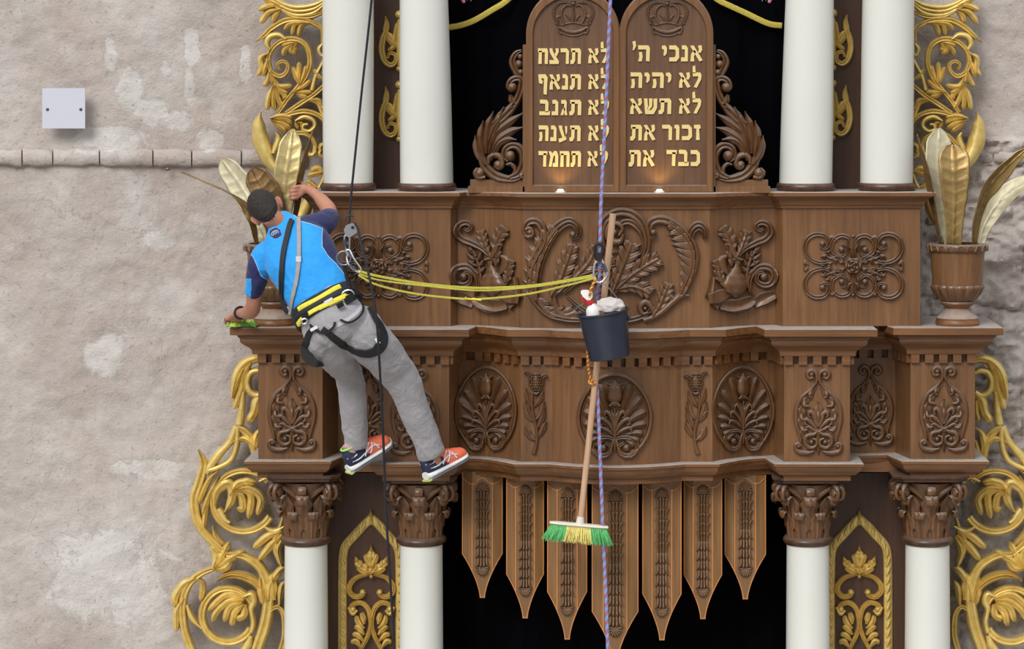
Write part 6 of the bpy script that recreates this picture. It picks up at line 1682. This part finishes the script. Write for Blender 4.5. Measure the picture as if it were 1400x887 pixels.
# bucket
bc = P(833.5, 489, -.45); top = P(824, 425.5, -.46); ax = (top - bc); hb = ax.length; axn = (ax + Vector((0, .0, 0))).normalized()
t = thing('bucket', 'dark grey-blue plastic bucket hanging from the carabiner with cloth and bottle inside', 'bucket', bc)
mb = MB(); prof = [(0, .004), (.097, .004), (.103, 0), (.108, .004), (.110, .02), (.131, hb - .012), (.139, hb - .010), (.141, hb - .002), (.137, hb + .001), (.131, hb), (.128, hb - .006), (.106, .02), (0, .014)]
mb.lathe(bc, prof, 56, axn); mb.build('shell', plain('dark_plastic', (44, 49, 62), .32, 0, 14, .15), t, smooth=35)
mb = MB(); mb.tube(cr([tuple(bc + axn * (hb - .004) + Vector((-.142, 0, .02))), tuple(P(808, 408, -.47)), tuple(P(818, 392, -.475)), tuple(P(821, 384, -.475))], 20), .0022, 6)
mb.tube(cr([tuple(P(821, 384, -.475)), tuple(P(838, 400, -.47)), tuple(bc + axn * (hb - .004) + Vector((.140, 0, -.02)))], 20), .0022, 6); mb.build('wire_handle', plain('wire', (130, 134, 146), .4, .7), t)
for s_ in (-1, 1):
    mb = MB(); mb.ball(bc + axn * (hb - .012) + Vector((.138 * s_, -.012, -.024 * s_)), .014, 10, 8, (.7, .7, 1)); mb.build('handle_lug', plain('dark_plastic_lug', (44, 49, 62), .4), t)
# cloth in the bucket
mb = MB(); rows = []; cc = P(834, 417, -.46)
for i in range(25):
    th = PI * .6 * i / 24; row = []
    for j in range(48):
        ph = 2 * PI * j / 48; d = Vector((math.sin(th) * math.cos(ph), math.sin(th) * math.sin(ph), math.cos(th)))
        r_ = 1 + .22 * noise.noise(d * 2.2 + Vector((3, 1, 2))) + .09 * abs(noise.noise(d * 6)) + .04 * noise.noise(d * 13)
        row.append(cc + Vector((d.x * .078 * r_, d.y * .06 * r_, (d.z * .052 - .012) * r_)))
    rows.append(row)
mb.quad_grid(rows, closed_u=True); single('cleaning_cloth', mb, plain('white_rag', (196, 188, 184), .9, 0, 20, .12, .5, 40), 'crumpled white cloth heaped in the bucket', 'cloth')
# spray bottle
t = thing('spray_bottle', 'white spray bottle with a red collar sticking up out of the bucket', 'bottle', P(812, 440, -.47))
sx = Vector((.10, 0, 1)).normalized(); b0 = P(812, 436, -.475)
mb = MB(); mb.lathe(b0, [(0, 0), (.036, 0), (.038, .01), (.038, .045), (.030, .062), (.020, .074), (.018, .082), (0, .082)], 28, Vector((-.10, 0, 1))); mb.build('flask', plain('white_plastic', (226, 224, 222), .4), t)
mb = MB(); mb.lathe(P(806.5, 416.5, -.475), [(0, 0), (.021, 0), (.023, .004), (.022, .022), (0, .024)], 24, Vector((-.10, 0, 1))); mb.build('collar', plain('red_plastic', (206, 34, 44), .4), t)
mb = MB(); h0 = P(803, 404, -.475)
rows = []
for x, zl, zh, w_ in ((-.034, .012, .026, .010), (-.022, -.006, .030, .014), (0, -.024, .030, .017), (.016, -.022, .026, .017), (.028, -.006, .018, .012)):
    rows.append([h0 + Vector((x, -w_, zl)), h0 + Vector((x, -w_ * .8, zh)), h0 + Vector((x, w_ * .8, zh)), h0 + Vector((x, w_, zl))])
mb.quad_grid(rows, closed_u=True); mb.face(rows[0]); mb.face(rows[-1]); mb.build('spray_head', plain('white_plastic_head', (228, 226, 224), .4), t)
mb = MB(); mb.tube(cr([tuple(h0 + Vector((-.02, 0, .0))), tuple(h0 + Vector((-.026, 0, -.018))), tuple(h0 + Vector((-.016, 0, -.034)))], 8), .006, 8); mb.build('trigger', plain('red_trigger', (206, 34, 44), .4), t)

# broom
t = thing('broom', 'broom with pale wooden handle and green and yellow bristles, hanging head down', 'broom', P(792, 742, -.30))
mb = MB(); a_, b_ = P(838, 292, -.335), P(793.5, 712, -.295); n = 30
mb.tube([a_.lerp(b_, i / n) for i in range(n + 1)], [.0175 - .0015 * i / n for i in range(n + 1)], 16); mb.build('handle', M['pine'], t)
mb = MB(); mb.tube([P(793.8, 706, -.296), P(793, 718, -.295)], [.019, .024], 16); mb.build('socket', plain('cream_plastic', (216, 210, 196), .5), t)
u = (P(831.5, 721, -.295) - P(751.5, 714, -.295)); c = P(791.5, 717.5, -.295); un = u.normalized(); vn = Vector((-un.z, 0, un.x))
mb = MB(); rows = []
for i in range(17):
    q = -1 + i / 8; hgt = .011 * (1 - .3 * abs(q) ** 6); dp = .032 * (1 - .45 * abs(q) ** 5)
    rows.append([c + un * (u.length / 2 * q) + Vector((0, dp * math.cos(a2), 0)) + vn * hgt * math.sin(a2) for a2 in [2 * PI * j / 16 for j in range(16)]])
rows.insert(0, [sum(rows[0], Vector()) / 16] * 16); rows.append([sum(rows[-1], Vector()) / 16] * 16)
mb.quad_grid(rows, closed_u=True); mb.build('block', plain('cream_plastic_block', (216, 210, 196), .5), t)
gr, ye = plain('green_bristle', (84, 172, 96), .6, 0, 80, .3), plain('yellow_bristle', (214, 200, 108), .6, 0, 80, .2)
for q0, q1, mt in ((-1, -.42, gr), (-.42, .42, ye), (.42, 1, gr)):
    mb = MB()
    for i in range(int((q1 - q0) * 26)):
        q = q0 + (q1 - q0) * (i + .5) / int((q1 - q0) * 26)
        for r_ in (-1.5, -.5, .5, 1.5):
            o_ = c + un * (u.length / 2 * .95 * q) + Vector((0, .014 * r_, 0)) - vn * .008
            for k_ in range(4):
                d = un * (q * .035 + random.uniform(-.012, .012)) + Vector((0, r_ * .012 + random.uniform(-.01, .01), 0)) - vn * (.082 + random.uniform(-.008, .006))
                mb.tube([o_ + d * 0, o_ + d * .55 + un * random.uniform(-.002, .002), o_ + d], [.0028, .0022, .0012], 5)
    tag(mb.build('bristles', mt, t), None, None, None, 'stuff')
# wiping cloth under the climber's left hand
mb = MB(); rows = []; z0 = ZT + .008
for i in range(15):
    row = []
    for j in range(37):
        u_ = -1 + 2 * i / 14; v_ = -1 + 2 * j / 36
        x = P(331, 441, -.0).x + v_ * .085; y = -.0 + u_ * .05 + .02 * math.sin(v_ * 4)
        hgt = (.028 + .022 * noise.noise(Vector((v_ * 4, u_ * 3, 2))) + .008 * noise.noise(Vector((v_ * 11, u_ * 8, 5)))) * (1 - abs(u_) ** 3) * (1 - abs(v_) ** 5)
        row.append(Vector((x, y, z0 + max(0, hgt))))
    rows.append(row)
mb.quad_grid(rows)
wm, nt, bb = new_mat('green_yellow_microfibre'); vv = mapping(nt, (1, 1, 1))
L(nt, ramp(nt, noise_fac(nt, vv, 16, 2), [(.42, lin((112, 172, 56))), (.5, lin((196, 190, 84))), (.58, lin((96, 158, 62)))]), bb.inputs['Base Color']); bb.inputs['Roughness'].default_value = .9
o = single('wiping_cloth', mb, wm, 'green and yellow cloth under the climber\'s left hand on the ledge', 'cloth', 80); m = o.modifiers.new('thickness', 'SOLIDIFY'); m.thickness = .006
# ================================================================== light and camera
wd = bpy.data.worlds.new('hall_daylight'); scn.world = wd; wd.use_nodes = True
nt = wd.node_tree; bg = nt.nodes['Background']
tc = nt.nodes.new('ShaderNodeTexCoord'); sp = nt.nodes.new('ShaderNodeSeparateXYZ'); L(nt, tc.outputs['Generated'], sp.inputs[0])
r = ramp(nt, mth(nt, 'MULTIPLY_ADD', sp.outputs['Z'], .5, .5), [(.0, (.10, .09, .08)), (.45, (.26, .25, .24)), (.72, (.95, .98, 1.03)), (1, (1.25, 1.3, 1.38))])
L(nt, r, bg.inputs['Color']); bg.inputs['Strength'].default_value = .95
sun = bpy.data.lights.new('window_daylight', 'SUN'); sun.energy = 2.3; sun.angle = math.radians(28); sun.color = (1, .98, .95)
so = bpy.data.objects.new('window_daylight', sun); COL.objects.link(so)
so.rotation_euler = Vector((.35, .75, -.62)).to_track_quat('-Z', 'Y').to_euler(); so.location = (-3, -8, 10)
cam = bpy.data.cameras.new('camera'); co = bpy.data.objects.new('camera', cam); COL.objects.link(co)
co.location = (0, -D, ZC); co.rotation_euler = (PI / 2, 0, 0)
cam.sensor_width = 36; cam.lens = 36 * D / (1400 * S); cam.clip_end = 100
cam.shift_x = -(CX - 700) / 1400; cam.shift_y = -(443.5 - HY) / 1400
scn.camera = co
scn.view_settings.view_transform = 'Standard'; scn.view_settings.look = 'None'; scn.view_settings.gamma = 1
scn.view_settings.use_curve_mapping = False; scn.view_settings.exposure = 0
